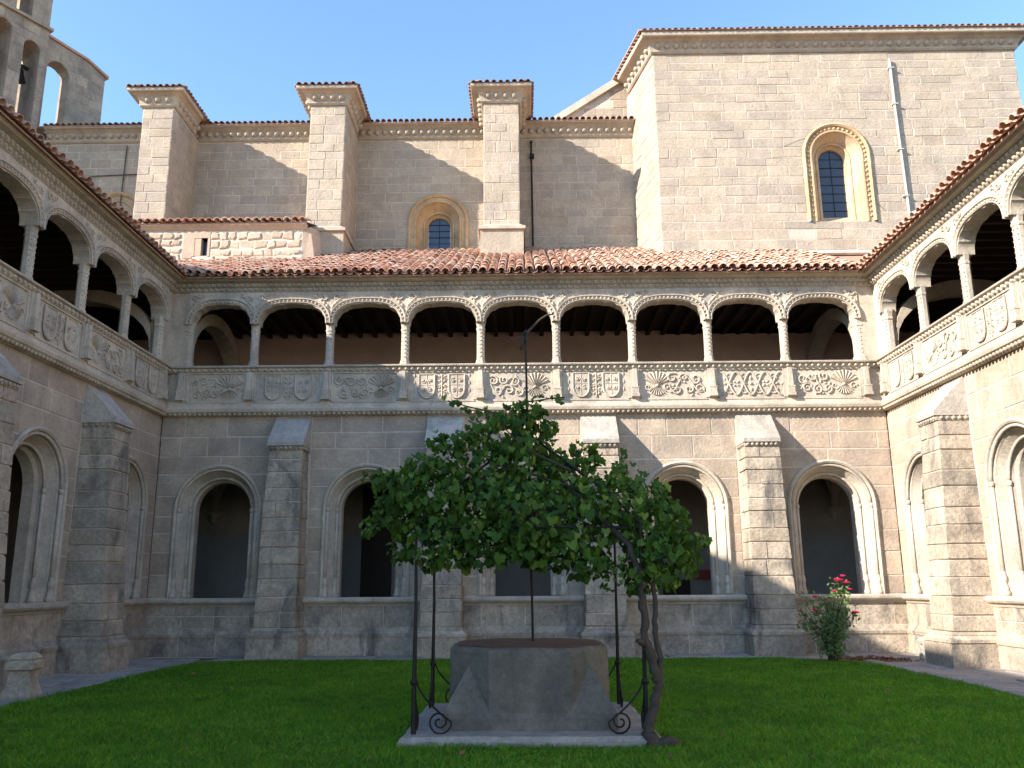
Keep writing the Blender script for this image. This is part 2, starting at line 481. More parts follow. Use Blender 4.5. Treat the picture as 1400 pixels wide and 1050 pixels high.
# ------------------------------------------------------------------ carved reliefs
def spiral(mb, c, r, turns, a0, sgn, y, rad):
    pts = []
    n = int(10*turns)+4
    for i in range(n+1):
        t = i/n; a = a0+sgn*turns*2*math.pi*t; q = r*(1-.86*t)
        pts.append((c[0]+q*math.cos(a), y, c[1]+q*math.sin(a)))
    mb.tube(pts, [rad*(1-.35*i/n) for i in range(n+1)], 5)
def leaf_lump(mb, c, a, l, w, y, h=.03):
    d = (math.cos(a), math.sin(a)); e = (-d[1], d[0])
    P = [(-.0,0),(.3,.5),(.7,.42),(1,0),(.7,-.42),(.3,-.5)]
    v = [(c[0]+d[0]*l*p+e[0]*w*q, y+.004, c[1]+d[1]*l*p+e[1]*w*q) for p, q in P]
    v.append((c[0]+d[0]*l*.5, y-h, c[1]+d[1]*l*.5))
    mb.add(v, [((i+1)%6, i, 6) for i in range(6)])
def fan(mb, c, r, a0, a1, n, y):
    for i in range(n):
        a = R(a0+(a1-a0)*i/(n-1)); d = (math.cos(a), math.sin(a)); e = (-d[1], d[0])
        w0, w1 = .006, .62*r*R(a1-a0)/(n-1)*.62
        b = [(c[0]+d[0]*.05+e[0]*w0, c[1]+d[1]*.05+e[1]*w0),(c[0]+d[0]*r+e[0]*w1, c[1]+d[1]*r+e[1]*w1),
             (c[0]+d[0]*r-e[0]*w1, c[1]+d[1]*r-e[1]*w1),(c[0]+d[0]*.05-e[0]*w0, c[1]+d[1]*.05-e[1]*w0)]
        v = [(x,y+.004,z) for x,z in b]+[(c[0]+d[0]*.05,y-.03,c[1]+d[1]*.05),(c[0]+d[0]*r,y-.045,c[1]+d[1]*r)]
        mb.add(v, [(0,1,5,4),(2,3,4,5),(1,2,5),(3,0,4)])
def scrolls(mb, u0, u1, z0, z1, y, rng):
    h = z1-z0; w = u1-u0; n = max(2, round(w/(h*.40)))
    for i in range(n):
        for k in range(2):
            cu = u0+(i+.5+(.25 if k else -.15))*w/n; cz = z0+h*(.27 if k else .73)+rng.uniform(-.03,.03)
            cu = min(max(cu, u0+h*.16), u1-h*.16)
            spiral(mb, (cu, cz), h*rng.uniform(.17,.23), rng.uniform(1.0,1.5), rng.uniform(0,6), rng.choice((-1,1)), y-.020, .026)
    for i in range(int(n*5)):
        leaf_lump(mb, (rng.uniform(u0+.08,u1-.08), rng.uniform(z0+.08,z1-.08)), rng.uniform(0,6.28), rng.uniform(.09,.17), rng.uniform(.05,.09), y, .045)
    st = rng.uniform(0,6)
    mb.tube([(u0+.03+(w-.06)*t, y-.012, z0+h*(.5+.32*math.sin(t*7+st))) for t in [j_/18 for j_ in range(19)]], .022, 5)
def shield_poly(c, w, h):
    P = [(-w,h),(w,h)]+[(w*math.cos(R(a)), -h*.25+h*.75*math.sin(R(a))) for a in (0,-25,-50,-75,-90,-105,-130,-155,-180)]
    return [(c[0]+x, c[1]+z) for x, z in P]
def shield(parent, c, w, h, y, rng):
    mb = MB(); P = shield_poly(c, w, h); mb.extrude_v(P[::-1], y-.035, y+.01)
    mb.tube([(x, y-.035, z) for x, z in P+P[:1]], .024, 5)
    for a, b in ((-.45,.45),(.45,.45),(-.42,-.25),(.42,-.25)):
        spiral(mb, (c[0]+a*w, c[1]+b*h), w*.34, 1.2, rng.uniform(0,6), rng.choice((-1,1)), y-.038, .018)
        mb.bead(c[0]+a*w, y-.035, c[1]+b*h, .035)
    mb.tube([(c[0], y-.036, c[1]+h*.95),(c[0], y-.036, c[1]-h*.9)], .011, 4)
    mb.tube([(c[0]-w*.95, y-.036, c[1]+.1*h),(c[0]+w*.95, y-.036, c[1]+.1*h)], .011, 4)
    return recalc(obj('shield', mb, 'carved', parent, smooth=False))
def tracery(mb, u0, u1, z0, z1, y):
    h = z1-z0; zc = (z0+z1)/2; w = u1-u0
    for ph in (0, math.pi):
        mb.tube([(u0+w*t, y-.02, zc+h*.44*math.cos(t*4*math.pi+ph)) for t in [i/40 for i in range(41)]], .024, 5)
    for q in (0, .25, .5, .75, 1):
        cu = u0+w*min(max(q, .06), .94)
        if q in (.25, .75):
            for a in range(4): leaf_lump(mb, (cu, zc), R(45+90*a), .13, .07, y, .04)
        else:
            for a in range(4): leaf_lump(mb, (cu+.06*math.cos(R(90*a)), zc+.06*math.sin(R(90*a))), R(90*a), .17, .1, y, .045)
            mb.bead(cu, y, zc, .04)
    for q in (.125,.375,.625,.875):
        for sg in (-1,1): spiral(mb, (u0+w*q, zc+sg*h*.28), h*.13, 1.0, 0, sg, y-.015, .016)
def panel_relief(p, kind, u0, u1, z0, z1, y, rng):
    mb = MB(); w = u1-u0; h = z1-z0; zc = (z0+z1)/2
    if kind == 'shields':
        shield(p, (u0+w*.26, zc), w*.125, h*.44, y, rng); shield(p, (u0+w*.74, zc), w*.125, h*.44, y, rng)
        mb.tube([(u0+w*.5, y-.015, z0+.04), (u0+w*.5, y-.015, z1-.04)], .018, 5)
        for k in range(5):
            for sg in (-1,1): leaf_lump(mb, (u0+w*.5, z0+h*(.12+.17*k)), R(90-sg*55), .15, .08, y, .04)
        for k in range(3):
            for sg in (-1,1): spiral(mb, (u0+w*.5+sg*.085, z0+h*(.25+.25*k)), .05, 1, 0, sg, y-.015, .014)
        for uu in (.06,.94):
            lb = MB()
            for k in range(3): leaf_lump(lb, (u0+w*uu, z0+h*(.2+.28*k)), R(90), .22, .06, y)
            recalc(obj('leaf_border', lb, 'carved', p))
    elif kind == 'tracery': tracery(mb, u0+.05, u1-.05, z0+.02, z1-.02, y)
    else:
        if kind == 'fan_left': fu, s0, s1 = u0+w*.24, u0+w*.42, u1-.04
        else: fu, s0, s1 = u0+w*.76, u0+.04, u0+w*.56
        fan(mb, (fu, zc-.03), h*.52, 28, 152, 9, y); fan(mb, (fu, zc-.03), h*.36, 215, 325, 8, y)
        mb.bead(fu, y-.01, zc-.03, .05)
        for sg in (-1,1): spiral(mb, (fu+sg*w*.15, zc-.1*h), h*.13, 1.2, 0, sg, y-.015, .02)
        scrolls(mb, s0, s1, z0+.03, z1-.03, y, rng)
    recalc(obj('carved_relief', mb, 'carved', p))

# ------------------------------------------------------------------ cloister wing
ZS, ZP0, ZP1, ZR = 5.80, 6.14, 6.88, 7.05      # string course, panel bottom/top, rail top
ZCAP, ZCROWN, ZCOR, ZEAVE = 8.20, 8.72, 9.04, 9.37
GD = 4.2                                        # depth of the walks
SLOPE = .49
def basket(t, hw, rise, z0):
    """basket arch with shallow scallops; t in -1..1 -> (du, z)"""
    a = math.pi*(1-(t+1)/2)
    c, s = math.cos(a), math.sin(a)
    off = .02*(1-abs(math.sin(7*a))**.7)*min(1, (1-abs(t))*9)
    du = (hw-off)*math.copysign(abs(c)**.72, c)
    return du, z0+(rise-off)*abs(s)**.86
def buttress(parent, u, rng, prof_top=5.62, w0=.96, w1=.79, d0=.86, d1=.62, zc=4.92):
    b = MB()
    # core
    b.hexa([(u-w0/2+.015,-d0+.015,0),(u+w0/2-.015,-d0+.015,0),(u+w0/2-.015,.05,0),(u-w0/2+.015,.05,0)],
           [(u-w1/2+.015,-d1+.015,zc),(u+w1/2-.015,-d1+.015,zc),(u+w1/2-.015,.05,zc),(u-w1/2+.015,.05,zc)])
    bo = obj('buttress', b, 'mortar', parent)
    def at(z): t = z/zc; return (w0+(w1-w0)*t)/2, d0+(d1-d0)*t
    # footing course and moulded base
    f = MB(); ww = w0/2+.11; dd = d0+.11
    f.box(u-ww, u+ww, -dd, .04, -.02, .46); obj('footing_block', f, 'butt', bo)
    f = MB()
    for zz0, zz1, e0, e1 in ((.46,.52,.13,.13),(.52,.60,.11,.03),(.60,.66,.045,.02)):
        f.hexa([(u-w0/2-e0,-d0-e0,zz0),(u+w0/2+e0,-d0-e0,zz0),(u+w0/2+e0,.04,zz0),(u-w0/2-e0,.04,zz0)],
               [(u-w0/2-e1,-d0-e1,zz1),(u+w0/2+e1,-d0-e1,zz1),(u+w0/2+e1,.04,zz1),(u-w0/2-e1,.04,zz1)])
    obj('base_moulding', f, 'butt', bo)
    z = .66; n = 12; k = 0
    hs = [rng.uniform(.8,1.2) for _ in range(n)]; t = sum(hs)
    for q in hs:
        h = q*(zc-.66)/t; za, zb = z+.008, z+h-.008; z += h
        (wa, da), (wb, db) = at(za), at(zb)
        cuts = [-1, 1] if rng.random() < .35 else [-1, rng.uniform(-.35,.35), 1]
        for i in range(len(cuts)-1):
            g = .009; j = rng.uniform(0, .022)
            x0a = u+cuts[i]*wa+(g if i else -j); x1a = u+cuts[i+1]*wa-(g if i+2 < len(cuts) else -j)
            x0b = u+cuts[i]*wb+(g if i else -j); x1b = u+cuts[i+1]*wb-(g if i+2 < len(cuts) else -j)
            e = .016; m = MB()
            bt = [(x0a,-da-j,za),(x1a,-da-j,za),(x1a,.03,za),(x0a,.03,za)]
            tp = [(x0b,-db-j,zb),(x1b,-db-j,zb),(x1b,.03,zb),(x0b,.03,zb)]
            def ins(qd, dz):
                return [(qd[0][0]+e,qd[0][1]+e,qd[0][2]+dz),(qd[1][0]-e,qd[1][1]+e,qd[1][2]+dz),(qd[2][0]-e,qd[2][1],qd[2][2]+dz),(qd[3][0]+e,qd[3][1],qd[3][2]+dz)]
            v = ins(bt,0)+[(a,b_,c+e) for a,b_,c in bt]+[(a,b_,c-e) for a,b_,c in tp]+ins(tp,0)
            ff = [(3,2,1,0),(12,13,14,15)]
            for L in (0,4,8):
                for i2 in range(4): ff.append((L+i2, L+(i2+1)%4, L+4+(i2+1)%4, L+4+i2))
            v = [(a+rng.uniform(-.007,.007), b_+(rng.uniform(-.009,.009) if b_ < 0 else 0), c+rng.uniform(-.005,.005)) for a, b_, c in v]
            m.add(v, ff); obj('stone_block', m, 'butt', bo)
    # sloping cap with a row of small balls under its lip
    c = MB(); wc = w1/2+.045
    prof = [(-d1-.09, zc),(-d1-.09, zc+.09),(-.02, prof_top+.12),(.03, prof_top+.12),(.03, zc)]
    c.extrude_u(prof, u-wc, u+wc)
    co = recalc(obj('sloping_cap', c, 'cap', bo))
    c = MB()
    c.extrude_u([(-d1-.04, zc-.10),(-d1-.04, zc+.02),(.02, zc+.02),(.02, zc-.10)], u-w1/2-.02, u+w1/2+.02)
    for i in range(7): c.bead(u-w1/2+w1*(i+.5)/7, -d1-.04, zc-.05, .045)
    for i in range(5):
        for sg in (-1,1): c.bead(u+sg*(w1/2+.02), -d1*(i+.5)/5, zc-.05, .045, (sg,0,0))
    obj('ball_moulding', c, 'butt', co)
    return bo
def window_surround(parent, u, rng, z0=1.33, zs=3.48):
    s = MB()
    prof = [(1.085,.03),(1.085,-.05),(1.04,-.085),(1.0,-.06),(.985,-.01),(.95,.03),(.915,.05),(.90,.06),(.89,.09),(.80,.24),(.79,.22),(.765,.23),(.755,.28),(.74,.34),(.70,.38),(.685,.40),(.68,.62)]
    s.sweep_arch(u, z0, zs, prof, 24, 3)
    so_ = obj('arch_surround', s, 'carved', parent)
    t = MB()
    for r, y, q in ((.955,.0,.042),(.765,.245,.036)):
        pts = []
        for sd in (-1, 1):
            t.tube([(u+sd*r, y, z0+.06), (u+sd*r, y, zs)], q, 6)
        t.tube([(u+r*math.cos(math.pi*(1-i/20)), y, zs+r*math.sin(math.pi*(1-i/20))) for i in range(21)], q*.9, 6)
        for sd in (-1, 1):
            t.lathe((u+sd*r, y, z0), [(q*2.3,0),(q*2.3,.08),(q*1.7,.11),(q*2.0,.15),(q*1.4,.19),(q*1.4,.27),(q*1.8,.30),(q*1.8,.34),(q*1.2,.40),(q*1.0,.46)], 8)
            t.lathe((u+sd*r, y, zs-.10), [(q*1.0,0),(q*1.4,.03),(q*1.5,.08),(q*1.1,.11)], 8)
    obj('colonnettes', t, 'carved', so_, smooth=True)
    return so_
def wing(name, label, loc, rz, u0, u1, cols, corners, wins, butts, kinds, rng, d0, d1, roof, sides):
    """local x = along the wall (to the right seen from the court), -y = towards the court. d0..d1 = detailed stretch"""
    W = thing(name, label, 'building', loc, rz)
    # ---- lower wall
    ops = [(u, 1.03, 3.48, 1.33) for u in wins]
    obj('lower_wall', wall_core(MB(), u0, u1, -.1, ZS, 0, .62, ops), 'mortar', W)
    for u in wins: window_surround(W, u, rng)
    for u in butts: buttress(W, u, rng)
    edges = [d0]+[b for u in sorted(butts) for b in (u-.46, u+.46)]+[d1]
    polys = []; plinth = []; foot = []
    for i in range(0, len(edges), 2):
        a, b = edges[i], edges[i+1]
        if b-a < .1: continue
        ar = [(u, 1.045, 3.48, 1.33) for u in wins if a < u < b]
        polys += courses(a, b, 1.34, ZS-.01, .48, .95, ar, rng)
        pa, pb = a-.02, b+.02
        plinth += courses(pa, pb, .62, 1.14, .26 if rng.random() < .4 else .52, 1.0, (), rng)
        foot += courses(pa, pb, -.02, .44, .46, .95, (), rng)
        m = MB()   # sill ledge
        m.extrude_u([(.1,1.13),(-.05,1.13),(-.07,1.17),(-.14,1.21),(-.17,1.25),(-.17,1.30),(-.12,1.335),(.1,1.335)], pa, pb)
        recalc(obj('sill_ledge', m, 'carved', W))
        m = MB()
        m.extrude_u([(.1,.43),(-.12,.43),(-.13,.50),(-.10,.53),(-.07,.58),(-.05,.62),(-.03,.64),(.1,.64)], pa, pb)
        recalc(obj('plinth_moulding', m, 'butt', W))
        m = MB(); m.box(pa, pb, -.02, .05, .6, 1.15); m.box(pa, pb, -.09, .05, -.1, .45); obj('plinth_backing', m, 'mortar', W)
    lay_blocks(polys, W, 'ashlar', rng=rng, joint=.026, jit=.006)
    for pl, off, mt in ((plinth, .02, 'butt'), (foot, .09, 'butt')):
        for le, re in pl:
            m = MB(); block_mesh(m, le, re, .018, rng.uniform(.004,.012), rng)
            m.v = [(x, y-off, z) for x, y, z in m.v]
            obj('plinth_block', m, mt, W)
    # ---- string course with beads
    m = MB(); m.extrude_u([(.3,ZS-.03),(-.06,ZS-.03),(-.10,ZS),(-.20,ZS+.06),(-.22,ZS+.12),(-.22,ZS+.16),(-.14,ZS+.18),(-.12,ZS+.34),(.3,ZS+.34)], u0, u1)
    sc = recalc(obj('string_course', m, 'carved', W))
    m = MB(); x = d0+.1
    while x < d1: m.bead(x, -.13, ZS+.015, .05, (0,-.7,-.7)); x += .125
    obj('string_beads', m, 'cornice', sc, smooth=True, kind='stuff')
    # ---- balustrade
    posts = sorted(cols+corners)
    bays = [(posts[i], posts[i+1]) for i in range(len(posts)-1)]
    for i, (a, b) in enumerate(bays):
        m = MB(); pa, pb = a+.12, b-.12
        m.box(pa, pb, -.10, .16, ZS+.34, ZP1)
        f = .045
        for q in ((pa,pb,ZS+.34,ZP0-.02),(pa,pb,ZP1-.03,ZP1),(pa,pa+f,ZP0-.02,ZP1-.03),(pb-f,pb,ZP0-.02,ZP1-.03)):
            m.box(q[0], q[1], -.13, -.099, q[2], q[3])
        m.box(pa+.02, pb-.02, -.145, -.12, ZP0-.05, ZP0-.025)
        po = obj('balustrade_panel', m, 'carved', W)
        panel_relief(po, kinds[i % len(kinds)], pa+f+.02, pb-f-.02, ZP0, ZP1-.04, -.10, rng)
    m = MB(); m.extrude_u([(.26,ZP1),(-.13,ZP1),(-.16,ZP1+.03),(-.17,ZP1+.10),(-.24,ZP1+.12),(-.25,ZR-.02),(-.22,ZR),(.26,ZR)], u0, u1)
    ro = recalc(obj('handrail', m, 'carved', W))
    m = MB(); x = d0+.1
    while x < d1: m.bead(x, -.175, ZP1+.06, .042); x += .155
    obj('rail_beads', m, 'carved', ro, smooth=True, kind='stuff')
    for u in posts:
        m = MB()
        m.box(u-.115, u+.115, -.16, .16, ZS+.34, ZP1)
        m.hexa([(u-.07,-.235,ZS+.40),(u+.07,-.235,ZS+.40),(u+.07,-.15,ZS+.40),(u-.07,-.15,ZS+.40)],[(u-.05,-.215,ZP1),(u+.05,-.215,ZP1),(u+.05,-.15,ZP1),(u-.05,-.15,ZP1)])
        m.box(u-.10, u+.10, -.26, -.14, ZS+.36, ZS+.44); m.box(u-.085, u+.085, -.25, -.14, ZS+.44, ZS+.58); m.box(u-.095,u+.095,-.258,-.14,ZS+.58,ZS+.61)
        obj('balustrade_post', m, 'carved', W)
    # ---- columns
    r8 = math.pi/8
    for u in posts:
        m = MB(); rr = .108 if u in cols else .15
        m.lathe((u,.08,ZR), [(rr*1.35,0),(rr*1.35,.07),(rr*1.15,.10),(rr*1.2,.13),(rr,.17),(rr*.97,ZCAP-ZR-.22),(rr*1.12,ZCAP-ZR-.20),(rr*1.12,ZCAP-ZR-.16),(rr*.98,ZCAP-ZR-.14),(rr*1.1,ZCAP-ZR-.05),(rr*1.2,ZCAP-ZR-.01),(rr*1.2,ZCAP-ZR+.05)], 8, r8)
        co = obj('gallery_column', m, 'carved', W)
        m = MB()
        for fa in (-90, -135, -45):
            d = (math.cos(R(fa)), math.sin(R(fa)), 0); ap = rr*.985*math.cos(r8)
            for k in range(8):
                m.bead(u+d[0]*ap, .08+d[1]*ap, ZR+.25+k*.083*(ZCAP-ZR-.3)/.68, .022, d)
        obj('column_beads', m, 'carved', co, smooth=True, kind='stuff')
    for u in corners:   # solid masonry beyond the corner pillars
        m = MB()
        e = u0 if u < (u0+u1)/2 else u1
        a, b = sorted((u, e))
        m.box(a, b, -.06, .30, ZS+.34, ZCOR); obj('corner_pier', m, 'carved', W)
    # ---- arcade
    N = 84
    for i, (a, b) in enumerate(bays):
        uc = (a+b)/2; hw = (b-a)/2-.112
        P = [basket(-1+2*k/N, hw, ZCROWN-ZCAP+.02, ZCAP-.02) for k in range(N+1)]
        P = [(uc+x, z) for x, z in P]
        m = MB(); y0, y1 = -.09, .26
        m.box(a, P[0][0], y0, y1, ZCAP, ZCOR); m.box(P[-1][0], b, y0, y1, ZCAP, ZCOR)
        for k in range(N):
            (xa, za), (xb, zb) = P[k], P[k+1]
            if xb-xa < 1e-6: xb = xa+1e-4
            m.add([(xa,y0,za),(xb,y0,zb),(xb,y0,ZCOR),(xa,y0,ZCOR),(xa,y1,za),(xb,y1,zb),(xb,y1,ZCOR),(xa,y1,ZCOR)],
                  [(0,1,2,3),(7,6,5,4),(0,4,5,1)])
        ao = obj('gallery_arch', m, 'carved', W)
        # archivolt: moulded band with beads following a smooth outline
        m = MB(); Q = []
        NN = 26
        for k in range(NN+1):
            an = math.pi*(1-k/NN); c, s = math.cos(an), math.sin(an)
            du = math.copysign(abs(c)**.72, c); dz = abs(s)**.86
            Q.append((du, dz))
        def ring(off): return [(uc+(hw+off*.72)*x, ZCAP-.02+(ZCROWN-ZCAP+.02+off*.8)*z) for x, z in Q]
        prof = [(.02,-.085),(.02,-.125),(.045,-.14),(.07,-.105),(.125,-.105),(.15,-.15),(.185,-.155),(.20,-.10),(.20,-.085)]
        rings = [[(x, y, z) for x, z in ring(o_)] for o_, y in prof]
        v = [p for rr_ in rings for p in rr_]; f = []
        for j in range(len(prof)-1):
            for k in range(NN): f.append((j*(NN+1)+k, j*(NN+1)+k+1, (j+1)*(NN+1)+k+1, (j+1)*(NN+1)+k))
        m.add(v, f); recalc(obj('archivolt', m, 'carved', ao))
        m = MB(); mid = ring(.098)
        # beads at even spacing
        acc = 0; 
        for k in range(NN):
            (xa, za), (xb, zb) = mid[k], mid[k+1]; L = math.hypot(xb-xa, zb-za)
            t = (-acc) % .105
            while t < L:
                m.bead(xa+(xb-xa)*t/L, -.115, za+(zb-za)*t/L, .029); t += .105
            acc = (acc+L) % .105
        obj('arch_beads', m, 'carved', ao, smooth=True, kind='stuff')
        # spandrel carving: leaf sprays over each column
        for sg, e in ((1, a), (-1, b)):
            m = MB()
            for k in range(4):
                leaf_lump(m, (e+sg*(.04+.05*k), ZCAP+.36+.10*k), R(90-sg*(20+18*k)), .20, .10, -.09, .05)
            spiral(m, (e+sg*.16, ZCOR-.16), .085, 1.3, 0, sg, -.105, .024)
            spiral(m, (e+sg*.36, ZCOR-.10), .055, 1.1, 1, -sg, -.105, .018)
            m.bead(e+sg*.06, -.09, ZCAP+.30, .05)
            recalc(obj('spandrel_carving', m, 'carved', ao))
    # ---- cornice
    m = MB(); m.extrude_u([(.3,ZCOR),(-.10,ZCOR),(-.13,ZCOR+.03),(-.13,ZCOR+.10),(-.19,ZCOR+.13),(-.20,ZCOR+.21),(-.34,ZCOR+.24),(-.38,ZCOR+.30),(.3,ZCOR+.30)], u0, u1)
    co = recalc(obj('eaves_cornice', m, 'cornice', W))
    m = MB(); x = d0+.1
    while x < d1:
        m.bead(x, -.135, ZCOR+.065, .046); m.bead(x+.07, -.195, ZCOR+.17, .046); x += .15
    obj('cornice_beads', m, 'cornice', co, smooth=True, kind='stuff')
    # ---- roof
    y0 = -.46; ry1 = roof
    m = MB(); g = .0
    m.add([(u0+(0 if sides[0] else 0),y0,ZEAVE-.06),(u1,y0,ZEAVE-.06),(u1+(ry1-y0)*sides[1],ry1,ZEAVE-.06+SLOPE*(ry1-y0)),(u0-(ry1-y0)*sides[0],ry1,ZEAVE-.06+SLOPE*(ry1-y0)),
           (u0,y0,ZEAVE-.02),(u1,y0,ZEAVE-.02),(u1+(ry1-y0)*sides[1],ry1,ZEAVE-.02+SLOPE*(ry1-y0)),(u0-(ry1-y0)*sides[0],ry1,ZEAVE-.02+SLOPE*(ry1-y0))],
          [(3,2,1,0),(4,5,6,7),(0,1,5,4),(1,2,6,5),(2,3,7,6),(3,0,4,7)])
    return W, recalc(obj('roof', m, 'tilebed', W))

rng = random.Random(7)
BX0, BX1, BY = -9.07, 9.13, 21.30
XC = (BX0+BX1)/2
HW = (BX1-BX0)/2
bcols = [-6.89+1.943*k for k in range(8)]
K_BACK = ['fan_right','shields','scroll','shields','fan_right','shields','fan_left','tracery','fan_right']
Wb, Rb = wing('cloister_range', 'two-storey cloister range with nine gallery arches below the church wall', (XC,BY,0), 0, -HW+.02, HW-.02,
          bcols, [-8.62, 8.62], [-7.53,-3.86,-.03,3.93,7.53], [-5.75,-1.93,1.88,5.75], K_BACK, rng, -HW+.02, HW-.02, 6.3, (0,0))
def side_lists(sg):
    s_cols = [2.35+1.98*k for k in range(6)]
    c = [sg*s for s in s_cols]; w = [sg*s for s in (1.62,5.35,9.6)]; b = [sg*s for s in (3.45,7.72,11.8)]
    return c, w, b
K_SIDE = ['shields','fan_left','shields','scroll','shields','fan_right','shields']
c, w, b = side_lists(-1)
Wl, Rl = wing('cloister_range', 'shaded cloister range beside the belfry, dark open gallery arches', (BX0,BY,0), R(90), -24, -.0,
          c, [-.46, -14.3], w, b, K_SIDE[::-1], rng, -14.3, -.0, 4.6, (0,0))
c, w, b = side_lists(1)
Wr, Rr = wing('cloister_range', 'brightly sunlit cloister range beside the rose bush', (BX1,BY,0), R(-90), 0.0, 24,
          c, [.46, 14.3], w, b, K_SIDE, rng, 0.0, 14.3, 4.6, (0,0))
# roofs: tiles (the valleys at the corners cut them diagonally)
tiled_roof(Wb, -HW+.25, HW-.25, ZEAVE, -.52, SLOPE, 0, nobj=4, lim=300, rng=rng, stop=lambda u: 4.35 if u > 4.4 else 6.2)
tiled_roof(Wl, -14.3, -.2, ZEAVE, -.52, SLOPE, 0, nobj=2, lim=130, rng=rng, stop=lambda u: 4.6)
tiled_roof(Wr, .2, 14.3, ZEAVE, -.52, SLOPE, 0, nobj=2, lim=130, rng=rng, stop=lambda u: 4.6)
# corner pieces of roof beyond the court corners
for W_, a, b in ((Wb, -HW-4.2, -HW+.02), (Wb, HW-.02, HW+4.2)):
    m = MB(); y0 = -.36
    sg = -1 if a < 0 else 1
    e = -HW if sg < 0 else HW
    z = lambda d: ZEAVE-.04+SLOPE*d
    m.add([(e-sg*.3,y0,z(0)),(e+sg*4.2,y0+4.5,z(4.5)),(e+sg*4.2,6.3,z(6.66)),(e-sg*.3,6.3,z(6.66))], [(0,1,2,3)])
    recalc(obj('corner_roof', m, 'tilebed', W_))
rc = random.Random(3)
m = MB()
for i in range(18):
    u = -HW-.1-i*.235
    for r in range(17):
        d = r*.36*.9
        if d < -(u+HW)-.05: continue
        put_tile(m, (u+rc.uniform(-.02,.02), -.38+d, ZEAVE+.04+SLOPE*d+rc.uniform(0,.02)), math.atan(SLOPE)-.03, rc.uniform(-.05,.05))
obj('corner_tiles', m, 'tile', Wb, smooth=True, kind='stuff')

# ---- interiors of the walks
def interior(W, u0, u1, depth, lower='plastergrey', beams=True, rng=rng, pw='plaster'):
    m = MB(); m.box(u0, u1, depth, depth+.2, -.1, 3.0); obj('walk_back_wall', m, lower, W)
    m = MB(); m.box(u0, u1, depth+.01, depth+.2, 3.0, ZS); obj('walk_upper_wall', m, 'walkstone', W)
    m = MB(); m.box(u0, u1, .5, depth+.1, -.1, .12); obj('walk_floor', m, 'paving', W)
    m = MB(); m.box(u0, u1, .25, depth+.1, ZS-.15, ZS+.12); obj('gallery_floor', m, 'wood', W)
    m = MB(); m.box(u0, u1, depth, depth+.2, ZS+.1, 9.3); obj('gallery_back_wall', m, pw, W)
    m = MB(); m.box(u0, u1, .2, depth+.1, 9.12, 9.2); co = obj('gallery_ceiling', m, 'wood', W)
    if beams:
        x = u0+.3
        while x < u1-.2:
            b_ = MB(); b_.box(x-.06, x+.06, .25, depth, 8.97, 9.125); obj('ceiling_beam', b_, 'wood', co); x += .46
interior(Wb, -HW-4.4, HW+4.4, 4.0)
interior(Wl, -14.3, 4.4, 4.1)
interior(Wr, -4.4, 14.3, 4.1)
def diaphragm(W, u, depth=4.0):
    """stone arch spanning the upper walk from the pillar to the back wall"""
    m = MB(); n = 14; pr = []
    for i in range(n+1):
        a = math.pi*i/n; pr.append((depth/2+.12-(depth/2-.12)*math.cos(a), 7.45+1.25*math.sin(a)))
    top = 9.13; t = .22
    v = []; f = []
    for sx in (-t, t):
        for y, z in pr: v.append((u+sx, y, z))
        for y, z in pr: v.append((u+sx, y, min(top, z+.34)))
    k = n+1
    for i in range(n):
        f += [(i, i+1, k+i+1, k+i), (2*k+i+1, 2*k+i, 3*k+i, 3*k+i+1), (i+1, i, 2*k+i, 2*k+i+1), (k+i, k+i+1, 3*k+i+1, 3*k+i)]
    m.add(v, f)
    m.box(u-.26, u+.26, depth-.3, depth+.02, 5.9, 7.5); m.box(u-.30, u+.30, depth-.36, depth+.02, 7.36, 7.52)
    recalc(obj('diaphragm_arch', m, 'cornice', W))
diaphragm(Wb, -8.75); diaphragm(Wb, 8.75); diaphragm(Wl, -.35, 4.1); diaphragm(Wr, .35, 4.1)
# vault ribs seen through the lower openings
for W_, us in ((Wb, (-5.75,-1.93,1.88,5.75,9.0,-9.0)),):
    for u in us:
        m = MB(); yb = 3.95
        m.lathe((u, yb, 3.35), [(.04,0),(.10,.06),(.16,.16),(.22,.22),(.26,.34),(.20,.40)], 8)
        for du, dy in ((0,-3.3),(-1.9,-1.7),(1.9,-1.7),(-1.9,-.05),(1.9,-.05),(-.9,-3.0),(.9,-3.0)):
            m.tube([(u+du*math.sin(t*math.pi/2)**1.0*(t), yb-.05+dy*(1-math.cos(t*math.pi/2)), 3.7+1.85*math.sin(t*math.pi/2)) for t in [i/8 for i in range(9)]], .075, 5)
        obj('vault_rib_cluster', m, 'cornice', W_)
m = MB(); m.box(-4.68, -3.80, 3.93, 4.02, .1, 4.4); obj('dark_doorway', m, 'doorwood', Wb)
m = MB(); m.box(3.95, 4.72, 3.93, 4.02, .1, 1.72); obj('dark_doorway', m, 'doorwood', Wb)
m = MB(); m.box(4.86, 5.3, 3.9, 3.99, 1.72, 1.98); obj('red_niche', m, 'redcloth', Wb)

